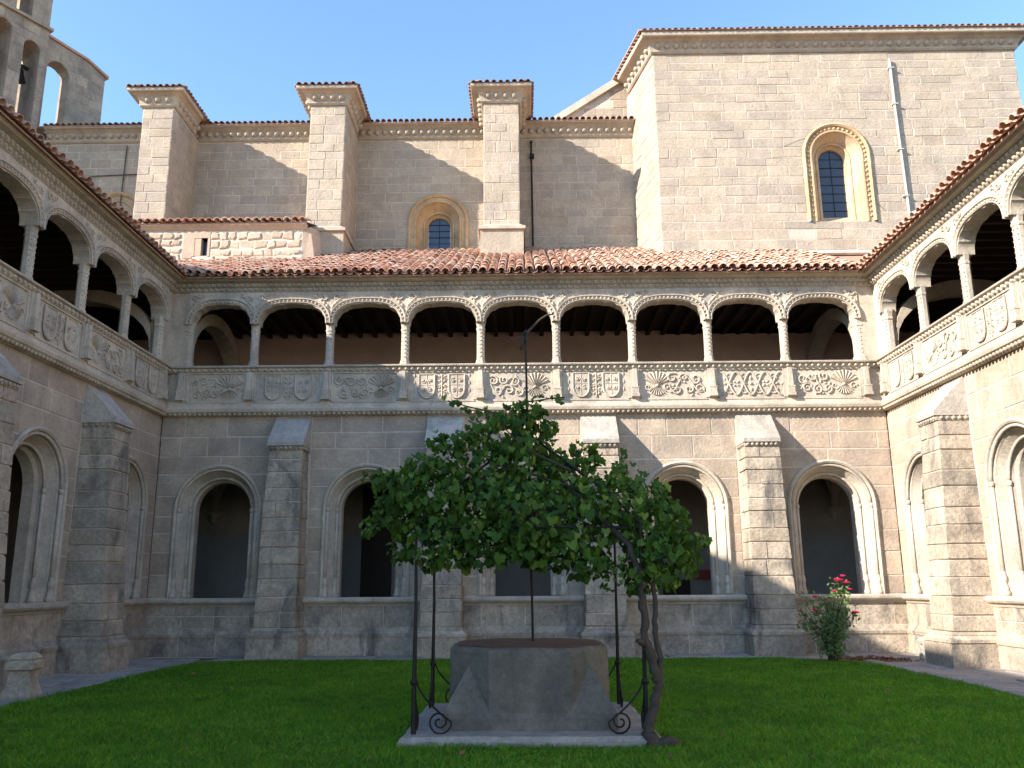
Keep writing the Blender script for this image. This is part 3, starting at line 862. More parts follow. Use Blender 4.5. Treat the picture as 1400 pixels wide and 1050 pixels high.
# ------------------------------------------------------------------ church
rc = random.Random(21)
CH = thing('church_nave', 'ashlar church nave wall with three capped buttresses and round-headed window', 'church', (0,27.5,0))
NW = (-2.80, 1.05, 13.70, 12.0)
obj('nave_wall', wall_core(MB(), -17.0, 4.1, 9.0, 17.0, 0, .8, [(NW[0], NW[1]-.01, NW[2], NW[3])]), 'churchmortar', CH)
nb = [(-11.76, 1.0), (-6.20, 1.13), (-.57, 1.13)]
polys = []
ed = [-16.6]+[e for x, w in nb for e in (x-w/2-.02, x+w/2+.02)]+[4.0]
for i in range(0, len(ed), 2):
    ar = [NW] if ed[i] < NW[0] < ed[i+1] else []
    polys += courses(ed[i], ed[i+1], 12.2 if ed[i] > -11 else 13.2, 16.78, .325, .74, ar, rc)
lay_blocks(polys, CH, 'church', rng=rc, joint=.022, proud=(.003,.012), jit=.008, key=lambda p: (abs(p[0][0][0]+3)))
def splay_window(parent, u, z0, zs, r_out, r_in, zb_in, beads, rng, mat='ochre', zs_in=None):
    zs_in = zs if zs_in is None else zs_in
    s = MB()
    d = r_out-r_in
    prof = [(r_out,.04),(r_out,-.05),(r_out-.07,-.10),(r_out-.12,-.06),(r_out-.13,.0),(r_out-.24,.0),(r_out-.26,-.035),(r_out-.30,-.035),(r_out-.32,.05),(r_out-.36,.12),(r_in+.16,.34),(r_in+.14,.31),(r_in+.10,.32),(r_in+.07,.42),(r_in,.50),(r_in,.62)]
    s.sweep_arch(u, z0, zs, prof, 26, 4)
    o = obj('window_surround', s, mat, parent)
    m = MB()
    if beads:
        rr = r_out-.185
        for i in range(19):
            a = math.pi*(i+.5)/19; m.bead(u+rr*math.cos(a), 0, zs+rr*math.sin(a), .05)
        k = int((zs-z0)/.17)
        for i in range(k):
            for sg in (-1,1): m.bead(u+sg*rr, 0, zs-.08-i*.17, .05)
        obj('surround_beads', m, mat, o, smooth=True, kind='stuff')
    m = MB(); m.add([(u-r_out+.1,.1,z0-.1),(u+r_out-.1,.1,z0-.1),(u+r_out-.1,.1,z0+.02),(u-r_out+.1,.1,z0+.02),(u-r_in-.3,.6,z0+.4),(u+r_in+.3,.6,z0+.4),(u-r_in-.3,.6,z0-.1),(u+r_in+.3,.6,z0-.1)],
        [(0,1,2,3),(3,2,5,4),(0,3,4,6),(1,7,5,2)])
    obj('sloping_sill', m, mat, o)
    # glazing: panes between horizontal saddle bars
    H = zs+r_in-z0; k = 9
    for i in range(k):
        za, zb = z0+H*i/k, z0+H*(i+1)/k-.015
        m = MB()
        pl = []; pr = []
        for q in range(5):
            z = za+(zb-za)*q/4; hw = r_in-.01 if z <= zs else math.sqrt(max(.0001, r_in**2-(z-zs)**2))
            pl.append((u-hw, z)); pr.append((u+hw, z))
        yy = .575+rng.uniform(-.006,.006)
        P = pl+pr[::-1]; m.add([(x, yy, z) for x, z in P], [tuple(range(len(P)))])
        recalc(obj('glass_pane', m, 'glass', o))
    m = MB()
    for i in range(1, k): m.tube([(u-r_in, .56, z0+H*i/k-.008), (u+r_in, .56, z0+H*i/k-.008)], .013, 5)
    m.tube([(u, .56, z0), (u, .56, zs+r_in)], .010, 5)
    obj('saddle_bars', m, 'iron', o)
    return o
splay_window(CH, NW[0], 12.0, 13.70, 1.05, .38, 12.2, False, rc)
def box_cornice(parent, segs, z0, mat='cornice', tiles=True, proj=.42, h=.52, pitch=.26, name='eaves_cornice'):
    """segs: list of (p0,p1,out) plan segments (2D), wall line; cornice steps outwards with a row of balls"""
    m = MB(); bd = MB(); tl = MB()
    n = len(segs)
    prof = [(0,0),(.05,0),(.10,.05),(.10,.09),(.12,.20),(.19,.31),(.30,.38),(proj-.02,.40),(proj,.43),(proj,h),(0,h)]
    for (p0, p1, out, e0, e1) in segs:
        p0 = Vector((*p0,0)); p1 = Vector((*p1,0)); o = Vector((*out,0)); d = (p1-p0).normalized()
        v = []
        for q, (pt, e, s_) in enumerate(((p0,e0,-1),(p1,e1,1))):
            for a, b in prof: v.append(tuple(pt+o*a+d*s_*a*e+Vector((0,0,z0+b))))
        k = len(prof)
        m.add(v, [(i,(i+1)%k,k+(i+1)%k,k+i) for i in range(k)]+[tuple(range(k-1,-1,-1)), tuple(range(k,2*k))])
        L = (p1-p0).length; nb_ = int(L/pitch)
        for i in range(nb_):
            c_ = p0+d*(L*(i+.5)/nb_)+o*.14; bd.bead(c_.x, c_.y, z0+.215, .10, tuple((o+Vector((0,0,-.35))).normalized()))
        if tiles:
            a = p0+o*(proj+.07)-d*proj*max(0,e0); b = p1+o*(proj+.07)+d*proj*max(0,e1)
            eave_tiles(tl, (a.x,a.y,z0+h-.01), (b.x,b.y,z0+h-.01), out, rc, slope=.3, pitch=.2, sc=.75)
    co = recalc(obj(name, m, mat, parent))
    obj('cornice_balls', bd, mat, co, smooth=True, kind='stuff')
    if tl.v: obj('eave_tiles', tl, 'tileold', co, smooth=True, kind='stuff')
    return co
def face_blocks(parent, p0, p1, z0, z1, h, w, mat, rng, limit=300, arches=(), name='stone_block', joint=.02, proud=(.004,.018), jit=.005):
    """ashlar on a vertical face from plan point p0 (left seen from outside) to p1"""
    d = Vector((p1[0]-p0[0], p1[1]-p0[1], 0)); L = d.length; d.normalize(); o = Vector((d.y, -d.x, 0))
    polys = courses(0, L, z0, z1, h, w, arches, rng)
    for le, re in polys[:limit]:
        m = MB(); block_mesh(m, le, re, joint, rng.uniform(*proud), rng, jit)
        m.v = [tuple(Vector((p0[0],p0[1],0))+d*x-o*y+Vector((0,0,z))) for x, y, z in m.v]
        obj(name, m, mat, parent)
for bi, (x, w) in enumerate(nb):
    zb = 12.5
    m = MB(); m.box(x-w/2, x+w/2, -2.2, .02, 9.5, 16.85); bo = obj('buttress', m, 'churchmortar', CH)
    face_blocks(bo, (x-w/2,-2.2), (x+w/2,-2.2), zb, 16.8, .33, .6, 'church', rc)
    face_blocks(bo, (x+w/2,-2.2), (x+w/2,0), zb-.1, 16.8, .33, .7, 'church', rc)
    face_blocks(bo, (x-w/2,0), (x-w/2,-2.2), zb-.1, 16.8, .33, .7, 'church', rc)
    box_cornice(bo, [((x-w/2,-2.2),(x+w/2,-2.2),(0,-1),1,1), ((x+w/2,-2.2),(x+w/2,-.4),(1,0),1,-1), ((x-w/2,-.4),(x-w/2,-2.2),(-1,0),-1,1)], 16.86, h=.5)
    m = MB(); e = w/2+.44
    m.add([(x-e,-2.64,17.38),(x+e,-2.64,17.38),(x+e,.4,17.38),(x-e,.4,17.38),(x,-1.2,17.72),(x,.4,17.72)], [(0,1,4),(1,2,5,4),(3,0,4,5),(3,2,1,0)])
    recalc(obj('buttress_roof', m, 'tilebed', bo))
    if bi:
        m = MB(); m.box(x-w/2-.1, x+w/2+.12, -2.34, .02, 10.5, 12.42); po = obj('pedestal', m, 'church', bo)
        m = MB(); m.box(x-w/2-.16, x+w/2+.18, -2.42, .02, 12.42, 12.52); 
        m.add([(x-w/2-.13,-2.38,12.52),(x+w/2+.15,-2.38,12.52),(x+w/2+.15,.0,12.52),(x-w/2-.13,0,12.52),(x-w/2,-2.2,12.66),(x+w/2,-2.2,12.66),(x+w/2,0,12.66),(x-w/2,0,12.66)],[(0,1,5,4),(1,2,6,5),(3,0,4,7)])
        recalc(obj('pedestal_cap', m, 'cornice', po))
segs = []
for i in range(0, len(ed), 2): segs.append(((ed[i],0),(ed[i+1],0),(0,-1),0,0))
box_cornice(CH, segs, 16.82, h=.48, proj=.40)
m = MB(); m.add([(-17,-.42,17.26),(4.2,-.42,17.26),(4.2,5,18.9),(-17,5,18.9),(-17,-.42,17.3),(4.2,-.42,17.3),(4.2,5,18.95),(-17,5,18.95)],[(3,2,1,0),(4,5,6,7),(0,1,5,4),(1,2,6,5),(3,0,4,7)])
recalc(obj('nave_roof', m, 'tilebed', CH))
m = MB(); m.tube([(.42,-.1,16.55),(.42,-.12,15.9),(.44,-.12,12.75)], .035, 7); m.tube([(.42,-.16,16.6),(.42,-.02,16.66)], .05, 7); m.box(.36,.52,-.17,-.03,16.02,16.16)
obj('iron_downpipe', m, 'iron', CH)
# blocked window and wiring at the shaded end
m = MB(); m.sweep_arch(-13.9, 12.4, 14.0, [(.95,.02),(.95,-.08),(.88,-.1),(.82,-.05),(.80,.0),(.72,.0),(.66,-.05),(.60,-.05),(.56,.02)], 20, 3); obj('blind_arch', m, 'ochre', CH)
m = MB(); m.tube([(-16.2,-.06,15.5),(-12.9,-.06,15.62)], .02, 5); m.tube([(-13.75,-.06,16.7),(-13.8,-.06,13.0)], .02, 5); m.box(-13.2,-12.75,-.12,-.01,15.5,15.62)
obj('wall_cable', m, 'cable', CH)

# ---- transept
TR = thing('church_transept', 'tall ashlar transept block with beaded ochre window and pale downpipe', 'church', (0,25.3,0))
TX0, TX1, TZ = 4.43, 16.25, 18.58
TW = (10.12, 1.09, 14.92, 12.62)
m = MB(); wall_core(m, TX0, TX1, 9.0, TZ, 0, .9, [(TW[0], TW[1]-.01, TW[2], TW[3])]); obj('transept_front_wall', m, 'churchmortar', TR)
LX, LY = 3.93, 2.3
m = MB(); m.hexa([(TX0,0.001,9),(TX0+.8,.5,9),(LX+.8,8,9),(LX-.05,LY+.3,9)],[(TX0,0.001,TZ),(TX0+.8,.5,TZ),(LX+.8,8,TZ),(LX-.05,LY+.3,TZ)]); recalc(obj('transept_side_wall', m, 'churchmortar', TR))
m = MB(); m.box(TX1-.8, TX1-.002, .3, 8, 9, TZ); obj('transept_side_wall', m, 'church', TR)
polys = courses(TX0+.005, TX1, 11.3, TZ, .315, .88, [TW], rc)
lay_blocks(polys, TR, 'church', rng=rc, joint=.024, proud=(.003,.014), jit=.012, key=lambda p: p[0][0][0])
face_blocks(TR, (LX-.05,LY+.3), (TX0,0), 11.5, TZ, .36, .7, 'church', rc)
splay_window(TR, TW[0], TW[3], 14.92, TW[1], .41, 12.9, True, rc)
dl = Vector((TX0-LX, -LY, 0)).normalized()
box_cornice(TR, [((TX0,0),(TX1,0),(0,-1),.9,1), ((LX,LY),(TX0,0),(-.977,-.212),-.3,.75), ((TX1,0),(TX1,6),(1,0),1,0)], TZ, h=.55, proj=.46, pitch=.3)
m = MB(); m.add([(TX0-.5,-.5,TZ+.56),(TX1+.5,-.5,TZ+.56),(TX1+.5,8,TZ+3),(LX-.5,8,TZ+3),(TX0-.5,-.5,TZ+.61),(TX1+.5,-.5,TZ+.61),(TX1+.5,8,TZ+3.05),(LX-.5,8,TZ+3.05)],[(3,2,1,0),(4,5,6,7),(0,1,5,4),(1,2,6,5),(2,3,7,6),(3,0,4,7)])
recalc(obj('transept_roof', m, 'tilebed', TR))
m = MB(); m.tube([(12.12,-.09,18.25),(12.12,-.09,16.6)], .045, 9); m.tube([(12.12,-.09,16.62),(12.2,-.09,11.6)], .04, 9)
for z in (17.9,16.6,15.0,13.4): m.box(12.04,12.22,-.15,0,z,z+.03)
obj('pale_downpipe', m, 'pvc', TR, smooth=False)
# flashing line where the roof meets the wall
m = MB(); m.extrude_u([(.02,11.50),(-.10,11.47),(-.16,11.52),(-.05,11.64),(.02,11.64)], TX0, TX1); recalc(obj('mortar_fillet', m, 'churchmortar', TR))

# ---- crossing gable
GB = thing('church_gable', 'raking stone gable rising between nave roof and transept', 'church', (0,30,0))
m = MB(); m.extrude_v([(1.0,16.0),(7.0,16.0),(7.0,22.6),(4.4,20.95),(1.0,18.6)][::-1], 0, .6); recalc(obj('gable_wall', m, 'churchmortar', GB))
polys = []
for le, re in courses(1.2, 6.5, 17.2, 21.6, .36, .7, (), rc):
    if max(p[1] for p in le) < 18.6+.69*(min(p[0] for p in le)-1.0)-.12: polys.append((le, re))
lay_blocks(polys, GB, 'church', rng=rc, proud=(.004,.02))
m = MB(); m.hexa([(.85,-.14,18.42),(7.05,-.14,22.56),(7.05,.66,22.56),(.85,.66,18.42)],[(.75,-.14,18.66),(7.0,-.14,22.84),(7.0,.66,22.84),(.75,.66,18.66)]); recalc(obj('raking_coping', m, 'carved', GB))
m = MB(); m.lathe((.95,-.2,18.5), [(.2,-.3),(.32,-.1),(.25,.12),(.12,.22)], 7); obj('kneeler_stone', m, 'belfry', GB)

# ---- bell gable
BF = thing('bell_gable', 'weathered grey bell gable with arched openings beside the nave roof', 'belfry', (-15.8,29.3,0), R(60))
ops = [(-1.80,.42,19.80,17.3)]
def vblocks(u0, u1, z0, z1, ops, lim=300):
    polys = courses(u0, u1, z0, z1, .36, .6, [(a,b+.02,c,d) for a,b,c,d in ops], rc)
    lay_blocks(polys, BF, 'belfry', rng=rc, joint=.012, proud=(.003,.015), jit=.008, limit=150)
m = MB(); wall_core(m, -2.42, 0, 15, 20.45, 0, .55, ops); obj('side_wall', m, 'belfry', BF)
m = MB(); m.extrude_v([(-2.42,20.45),(0,20.45),(.0,20.6),(-.8,20.86),(-2.42,21.0)][::-1], 0, .55); recalc(obj('side_wall_top', m, 'belfry', BF))
m = MB(); m.hexa([(-2.42,-.08,20.98),(-.75,-.08,20.85),(-.75,.98,20.85),(-2.42,.98,20.98)],[(-2.42,-.08,21.07),(-.75,-.08,20.95),(-.75,.98,20.95),(-2.42,.98,21.07)])
m.hexa([(-.75,-.08,20.85),(.1,-.08,20.55),(.1,.98,20.55),(-.75,.98,20.85)],[(-.75,-.08,20.95),(.1,-.08,20.66),(.1,.98,20.66),(-.75,.98,20.95)]); recalc(obj('tiled_coping', m, 'tilebed', BF))
vblocks(-2.42, 0, 16.2, 20.45, ops)
ops2 = [(-2.95,.29,20.05,17.2),(-4.0,.32,20.3,17.2),(-5.3,.35,20.5,17.2)]
m = MB(); wall_core(m, -7.0, -2.42, 14, 21.1, -.25, 1.1, ops2); obj('tower_wall', m, 'belfry', BF)
ops3 = [(-3.38,.27,22.5,21.2),(-4.9,.32,22.7,21.2)]
m = MB(); wall_core(m, -7.0, -2.5, 21.1, 26, -.25, 1.0, ops3); obj('tower_wall', m, 'belfry', BF)
m = MB(); m.box(-7.1,-2.34,-.37,1.2,21.03,21.14); obj('tower_string', m, 'belfry', BF)
m = MB(); m.lathe((-2.5,.3,21.05), [(.3,0),(.34,.25),(.2,.45),(.26,.6),(.08,.8)], 8); obj('finial', m, 'belfry', BF)
for z, oo in ((14.5, ops2), (21.16, ops3)):
    polys = courses(-7.0, -2.44, z if z > 20 else 16.0, 21.0 if z < 20 else 25, .36, .6, [(a,b+.02,c,d) for a,b,c,d in oo], rc)
    pl = []
    for le, re in polys: pl.append((le, re))
    m = MB()
    for i, (le, re) in enumerate(pl):
        q = MB(); block_mesh(q, le, re, .012, rc.uniform(.003,.015), rc, .006); q.v = [(a, b-.25, c) for a, b, c in q.v]
        if i < 75: obj('stone_block', q, 'belfry', BF)
        else: m.add(q.v, q.f)
    if m.v: obj('stone_blocks', m, 'belfry', BF, kind='stuff')
for u, z, r_ in ((-2.95,19.45,.2),(-4.0,19.6,.22)):
    m = MB(); m.lathe((u,.4,z-.45), [(r_*1.25,0),(r_*1.1,.08),(r_*.85,.25),(r_*.7,.42),(r_*.35,.52),(.04,.56)], 12); m.box(u-.3,u+.3,.34,.46,z+.1,z+.2)
    obj('bell', m, 'iron', BF, smooth=False)

# ---- rubble annexe on the roof corner
AX = thing('rubble_annexe', 'low rubble-stone lean-to with tiled eave and tiny window slit', 'building', (0,24.5,0))
m = MB(); m.box(-13.5,-9.9,0,1.6,10.4,12.22); m.box(-9.5,-6.62,0,1.6,10.4,12.22); m.box(-9.9,-9.5,0,1.6,11.95,12.22); m.box(-9.9,-9.5,0,1.6,10.4,11.38); obj('annexe_wall', m, 'mortar', AX)
m = MB(); m.box(-9.9,-9.70,-.01,.3,11.38,11.95); obj('window_reveal', m, 'render', AX)
m = MB(); m.box(-9.9,-9.5,.2,.25,11.38,11.95); obj('window_slit', m, 'glass', AX)
m = MB(); m.box(-9.97,-9.90,-.02,.3,11.36,12.0); m.box(-10.25,-9.97,-.015,.1,11.30,12.22); m.box(-9.5,-9.43,-.02,.3,11.36,12.0); m.box(-9.97,-9.43,-.022,.3,11.95,12.2)
obj('window_quoin', m, 'render', AX)
polys = courses(-13.4,-10.3,11.13,12.14,.25,.36,(),rc)+courses(-9.40,-6.66,11.13,12.14,.25,.36,(),rc)
for le, re in polys:
    m = MB(); block_mesh(m, [(le[0][0],le[0][1]),(le[0][0]-.02,(le[0][1]+le[-1][1])/2),(le[-1][0],le[-1][1])], [(re[0][0],re[0][1]),(re[0][0]+.02,(re[0][1]+re[-1][1])/2),(re[-1][0],re[-1][1])], .05, rc.uniform(.01,.05), rc, .04, .035); obj('rubble_stone', m, 'rubble', AX)
m = MB(); m.hexa([(-6.62,.0,10.6),(-6.14,.05,10.6),(-6.0,1.7,10.6),(-6.62,1.7,10.6)],[(-6.62,.0,12.2),(-6.40,.05,12.3),(-6.06,1.7,12.62),(-6.62,1.7,12.62)]); recalc(obj('rendered_return', m, 'render', AX))
m = MB(); m.extrude_u([(.1,12.20),(-.03,12.20),(-.10,12.28),(-.16,12.32),(-.16,12.38),(.1,12.38)], -13.4, -6.5); recalc(obj('brick_eave', m, 'render', AX))
m = MB(); m.extrude_u([(.0,11.10),(-.12,11.04),(-.14,11.12),(.0,11.2)], -13.4, -6.6); recalc(obj('mortar_fillet', m, 'render', AX))
m = MB(); m.add([(-13.5,-.2,12.37),(-6.5,-.2,12.37),(-6.3,2.8,13.35),(-13.5,2.8,13.35)],[(0,1,2,3)]); recalc(obj('annexe_roof', m, 'tilebed', AX))
x = -13.4
while x < -6.5:
    for r_ in range(2):
        o = bpy.data.objects.new('roof_tile', TILE_ME); COL.objects.link(o); o.parent = AX
        o.location = (x+rc.uniform(-.015,.015), -.27+r_*.36, 12.40+r_*.12+rc.uniform(0,.02)); o.rotation_euler = (math.atan(.33)+rc.uniform(-.05,.03),0,rc.uniform(-.06,.06))
    x += .235
# ---- taller range behind the shaded gallery (throws the long shadow across the court)
WR = thing('west_range', 'plain stone range behind the shaded cloister gallery', 'building', (-13.4,8,0))
m = MB(); m.box(-7,0,-14,13.2,0,12.35); obj('range_wall', m, 'church', WR)
m = MB(); m.hexa([(-7.3,-14.2,12.35),(.3,-14.2,12.35),(.3,13.4,12.35),(-7.3,13.4,12.35)],[(-7.3,-14.2,13.9),(.18,-14.2,12.62),(.18,13.4,12.62),(-7.3,13.4,13.9)]); obj('range_roof', m, 'tilebed', WR)

# ------------------------------------------------------------------ ground
def struct(o): o['kind'] = 'structure'; return o
m = MB(); m.add([(-600,-400,-.06),(600,-400,-.06),(600,900,-.06),(-600,900,-.06)],[(0,1,2,3)]); struct(obj('ground', m, 'earth'))
def rounded(x0, x1, y0, y1, rads, n=8):
    P = []
    for cx, cy, a0, r_ in ((x1,y0,-90,rads[0]),(x1,y1,0,rads[1]),(x0,y1,90,rads[2]),(x0,y0,180,rads[3])):
        sx = -1 if cx == x1 else 1; sy = -1 if cy == y1 else 1
        for i in range(n+1):
            a = R(a0+90*i/n); P.append((cx+sx*r_+r_*math.cos(a), cy+sy*r_+r_*math.sin(a)))
    return P
LAWN = rounded(-7.15, 7.05, -3, 19.75, (.5,2.2,1.2,.5))
m = MB(); n = len(LAWN); m.add([(x,y,.0) for x,y in LAWN],[tuple(range(n))]); struct(obj('lawn', m, 'lawn'))
PATH = struct(obj('path', (lambda q: q.add([(-9.0,-3,-.035),(9.1,-3,-.035),(9.1,21.3,-.035),(-9.0,21.3,-.035)],[(0,1,2,3)]))(MB()), 'earth'))
def inside_lawn(x, y, e=0.0):
    if x < -7.15-e or x > 7.05+e or y > 19.75+e: return False
    for cx, cy, r_, sx in ((7.05-2.2,19.75-2.2,2.2,1),(-7.15+1.2,19.75-1.2,1.2,-1)):
        if (x-cx)*sx > 0 and y > cy and math.hypot(x-cx, y-cy) > r_+e: return False
    return True
rp = random.Random(5)
def pave(x, y, w, d, rot, z=.0, th=.05, mat='paving', name='paving_stone'):
    c, s = math.cos(rot), math.sin(rot); P = []
    for a, b in ((-w,-d),(w,-d),(w,d),(-w,d)):
        a *= .5*rp.uniform(.93,1.0); b *= .5*rp.uniform(.93,1.0); P.append((x+a*c-b*s, y+a*s+b*c))
    m = MB(); zz = z+rp.uniform(-.01,.012)
    e = .94; Q = [(x+(px-x)*e, y+(py-y)*e) for px, py in P]
    v = [(px,py,zz-th) for px,py in P]+[(px,py,zz-.012) for px,py in P]+[(px,py,zz) for px,py in Q]
    m.add(v, [(0,1,5,4),(1,2,6,5),(2,3,7,6),(3,0,4,7),(4,5,9,8),(5,6,10,9),(6,7,11,10),(7,4,8,11),(8,9,10,11)])
    obj(name, m, mat, PATH)
for side in (-1, 1):
    xe = -7.15 if side < 0 else 7.05; xw = -9.0 if side < 0 else 9.1
    y = 8.0
    while y < 18.4:
        L = rp.uniform(.7,1.2); pave(xe+side*.13, y+L/2, .25, L-.02, 0, .03, .07, 'slab', 'kerb_stone'); y += L
    y = 8.0
    while y < 20.6:
        h = rp.uniform(.5,.85); x = abs(xe)+.28
        while x < abs(xw)-.12:
            w = min(rp.uniform(.5,.95), abs(xw)-x)
            if w > .15: pave(side*(x+w/2), y+h/2, w-.02, h-.02, 0)
            x += w
        y += h
pts = [p for p in LAWN if p[1] > 17.4]
# curved kerb and paving behind the lawn
for i in range(len(pts)-1):
    (xa, ya), (xb, yb) = pts[i], pts[i+1]; L = math.hypot(xb-xa, yb-ya); k = max(1, round(L/.95))
    for q in range(k):
        t0, t1 = q/k, (q+1)/k; x = xa+(xb-xa)*(t0+t1)/2; y = ya+(yb-ya)*(t0+t1)/2; rot = math.atan2(yb-ya, xb-xa)
        nx, ny = math.sin(rot), -math.cos(rot)
        pave(x+nx*.12, y+ny*.12, L/k-.02, .22, rot, .03, .07, 'slab', 'kerb_stone')
x = -8.9
while x < 9.0:
    w = rp.uniform(.6,1.1); y = 19.0
    while y < 21.2:
        h = rp.uniform(.4,.6)
        if not inside_lawn(x+w/2, y+h/2, .45) and abs(x+w/2) < 7.0: pave(x+w/2, y+h/2, w-.02, h-.02, 0)
        y += h
    x += w

# grass blades
g = np.random.default_rng(4)
def grass(n):
    y = 7.2+(19.8-7.2)*g.random(n*3)**1.35; x = g.uniform(-7.25,7.15,n*3)
    ok = np.array([inside_lawn(a, b, .03+.06*math.sin(a*5+b*7)*math.sin(b*3.1+a*2)) for a, b in zip(x, y)])
    slabm = (np.abs(x-.04) < 1.33) & (np.abs(y-10.62) < 1.33)
    keep = ok & ~slabm & (np.abs(x) < y*.66+.6)
    x, y = x[keep][:n], y[keep][:n]; n = len(x)
    # tufty height field
    hf = .75+.25*np.sin(x*2.1+np.sin(y*1.7)*1.3)*np.sin(y*1.9+np.cos(x*1.3))
    h = (.025+.065*g.random(n)**1.6)*hf; w = (.0042+.0016*(y-7)*.35)*g.uniform(.6,1.4,n)
    a = g.uniform(0, 2*np.pi, n); lean = g.normal(0,.036,(n,2))
    dx, dy = np.cos(a)*w, np.sin(a)*w
    z0 = np.zeros(n)
    V = np.stack([np.stack([x-dx,y-dy,z0],1), np.stack([x+dx,y+dy,z0],1), np.stack([x+dx*.7+lean[:,0]*.5,y+dy*.7+lean[:,1]*.5,h*.6],1), np.stack([x+lean[:,0],y+lean[:,1],h],1)],1).reshape(-1,3)
    i = np.arange(n)*4
    Fc = np.stack([i,i+1,i+2, i,i+2,i+3],1).reshape(-1,3)
    me = bpy.data.meshes.new('grass'); me.vertices.add(len(V)); me.vertices.foreach_set('co', V.astype(np.float32).ravel())
    me.loops.add(len(Fc)*3); me.loops.foreach_set('vertex_index', Fc.astype(np.int32).ravel())
    me.polygons.add(len(Fc)); me.polygons.foreach_set('loop_start', (np.arange(len(Fc))*3).astype(np.int32))
    me.materials.append(MT['grass']); me.update(calc_edges=True)
    o = bpy.data.objects.new('grass', me); COL.objects.link(o); o['kind'] = 'stuff'
    o['label'] = 'short deep green mown grass covering the cloister lawn'; o['category'] = 'grass'
grass(420000)

# ------------------------------------------------------------------ well
WX, WY = .06, 10.62
WL = thing('stone_well', 'octagonal dark granite wellhead with corner spurs on a square slab', 'well', (WX,WY,0))
m = MB(); nseg = 16; hs = 1.33
P = []
for k in range(4):
    a = [(-hs,-hs),(hs,-hs),(hs,hs),(-hs,hs)][k]; b = [(hs,-hs),(hs,hs),(-hs,hs),(-hs,-hs)][k]
    for i in range(nseg): P.append((a[0]+(b[0]-a[0])*i/nseg+rp.uniform(-.022,.022), a[1]+(b[1]-a[1])*i/nseg+rp.uniform(-.022,.022)))
n = len(P); v = [(x,y,-.05) for x,y in P]+[(x,y,.055+rp.uniform(-.008,.008)) for x,y in P]+[(x*.975,y*.975,.10+rp.uniform(-.005,.005)) for x,y in P]
m.add(v, [(k*n+i,k*n+(i+1)%n,(k+1)*n+(i+1)%n,(k+1)*n+i) for k in (0,1) for i in range(n)]+[tuple(range(2*n,3*n))])
obj('base_slab', m, 'slab', WL)
# octagon with square foot and broach spurs
A = .89; B = .44; zb0, zb1, zsp, zt = .10, .27, .74, .93    # half width, half length of straight face
def oct_(s=1.0): return [(-B*s,-A*s),(B*s,-A*s),(A*s,-B*s),(A*s,B*s),(B*s,A*s),(-B*s,A*s),(-A*s,B*s),(-A*s,-B*s)]
m = MB(); O = oct_(); S4 = [(-A,-A),(A,-A),(A,A),(-A,A)]
v = [(x,y,zb0) for x,y in O]+[(x,y,zt-.03) for x,y in O]+[(x,y,zt) for x,y in oct_(.97)]+[(x,y,zt) for x,y in oct_(.78)]+[(x,y,zt-.25) for x,y in oct_(.78)]
f = [(k*8+i,k*8+(i+1)%8,(k+1)*8+(i+1)%8,(k+1)*8+i) for k in range(4) for i in range(8)]+[tuple(range(32,40))]
def rim(sc, z, jr, jz):
    P_ = oct_(sc); out = []
    for i in range(8):
        a_, b_ = P_[i], P_[(i+1)%8]
        for k in range(7):
            t = k/7; out.append((a_[0]+(b_[0]-a_[0])*t+rp.uniform(-jr,jr), a_[1]+(b_[1]-a_[1])*t+rp.uniform(-jr,jr), z+rp.uniform(-jz,jz)))
    return out
R_ = [rim(1.0,zb0,0,0), rim(1.0,.5,.004,0), rim(1.0,zt-.05,.006,.008), rim(.985,zt-.015,.008,.008), rim(.955,zt,.008,.004), rim(.78,zt,.006,.004), rim(.78,zt-.25,0,0)]
n_ = 56; v = [p for q in R_ for p in q]; f = [(k*n_+i,k*n_+(i+1)%n_,(k+1)*n_+(i+1)%n_,(k+1)*n_+i) for k in range(6) for i in range(n_)]+[tuple(range(6*n_,7*n_))]
m.add(v, f); obj('octagonal_drum', m, 'wellstone', WL)
e = 1.045
for k, (sx, sy) in enumerate(((-1,-1),(1,-1),(1,1),(-1,1))):
    c_ = (sx*A*e, sy*A*e); p = (sx*B*.9, sy*A*1.005); q = (sx*A*1.005, sy*B*.9); ap = (sx*(A+B)/2*1.002, sy*(A+B)/2*1.002)
    m = MB(); m.add([(*c_,zb0),(*p,zb0),(*q,zb0),(*c_,zb1),(p[0],p[1],zb1),(q[0],q[1],zb1),(*ap,zsp)], [(0,1,4,3),(0,2,5,3),(3,4,6),(3,5,6)])
    recalc(obj('corner_spur', m, 'wellstone', WL))
m = MB(); m.hexa([(-A*e,-A*e,zb0),(A*e,-A*e,zb0),(A*e,A*e,zb0),(-A*e,A*e,zb0)],[(-A*e,-A*e,zb1-.05),(A*e,-A*e,zb1-.05),(A*e,A*e,zb1-.05),(-A*e,A*e,zb1-.05)])
m.hexa([(-A*e,-A*e,zb1-.05),(A*e,-A*e,zb1-.05),(A*e,A*e,zb1-.05),(-A*e,A*e,zb1-.05)],[(-A*1.01,-A*1.01,zb1),(A*1.01,-A*1.01,zb1),(A*1.01,A*1.01,zb1),(-A*1.01,A*1.01,zb1)])
obj('square_foot', m, 'wellstone', WL)
m = MB(); O1 = oct_(.90); m.add([(x,y,zt-.02) for x,y in O1]+[(x,y,zt+.012) for x,y in O1]+[(x*.5,y*.5,zt+.022) for x,y in O1],[(k*8+i,k*8+(i+1)%8,k*8+8+(i+1)%8,k*8+8+i) for k in (0,1) for i in range(8)]+[tuple(range(16,24))]); obj('rusty_cover', m, 'rust', WL)

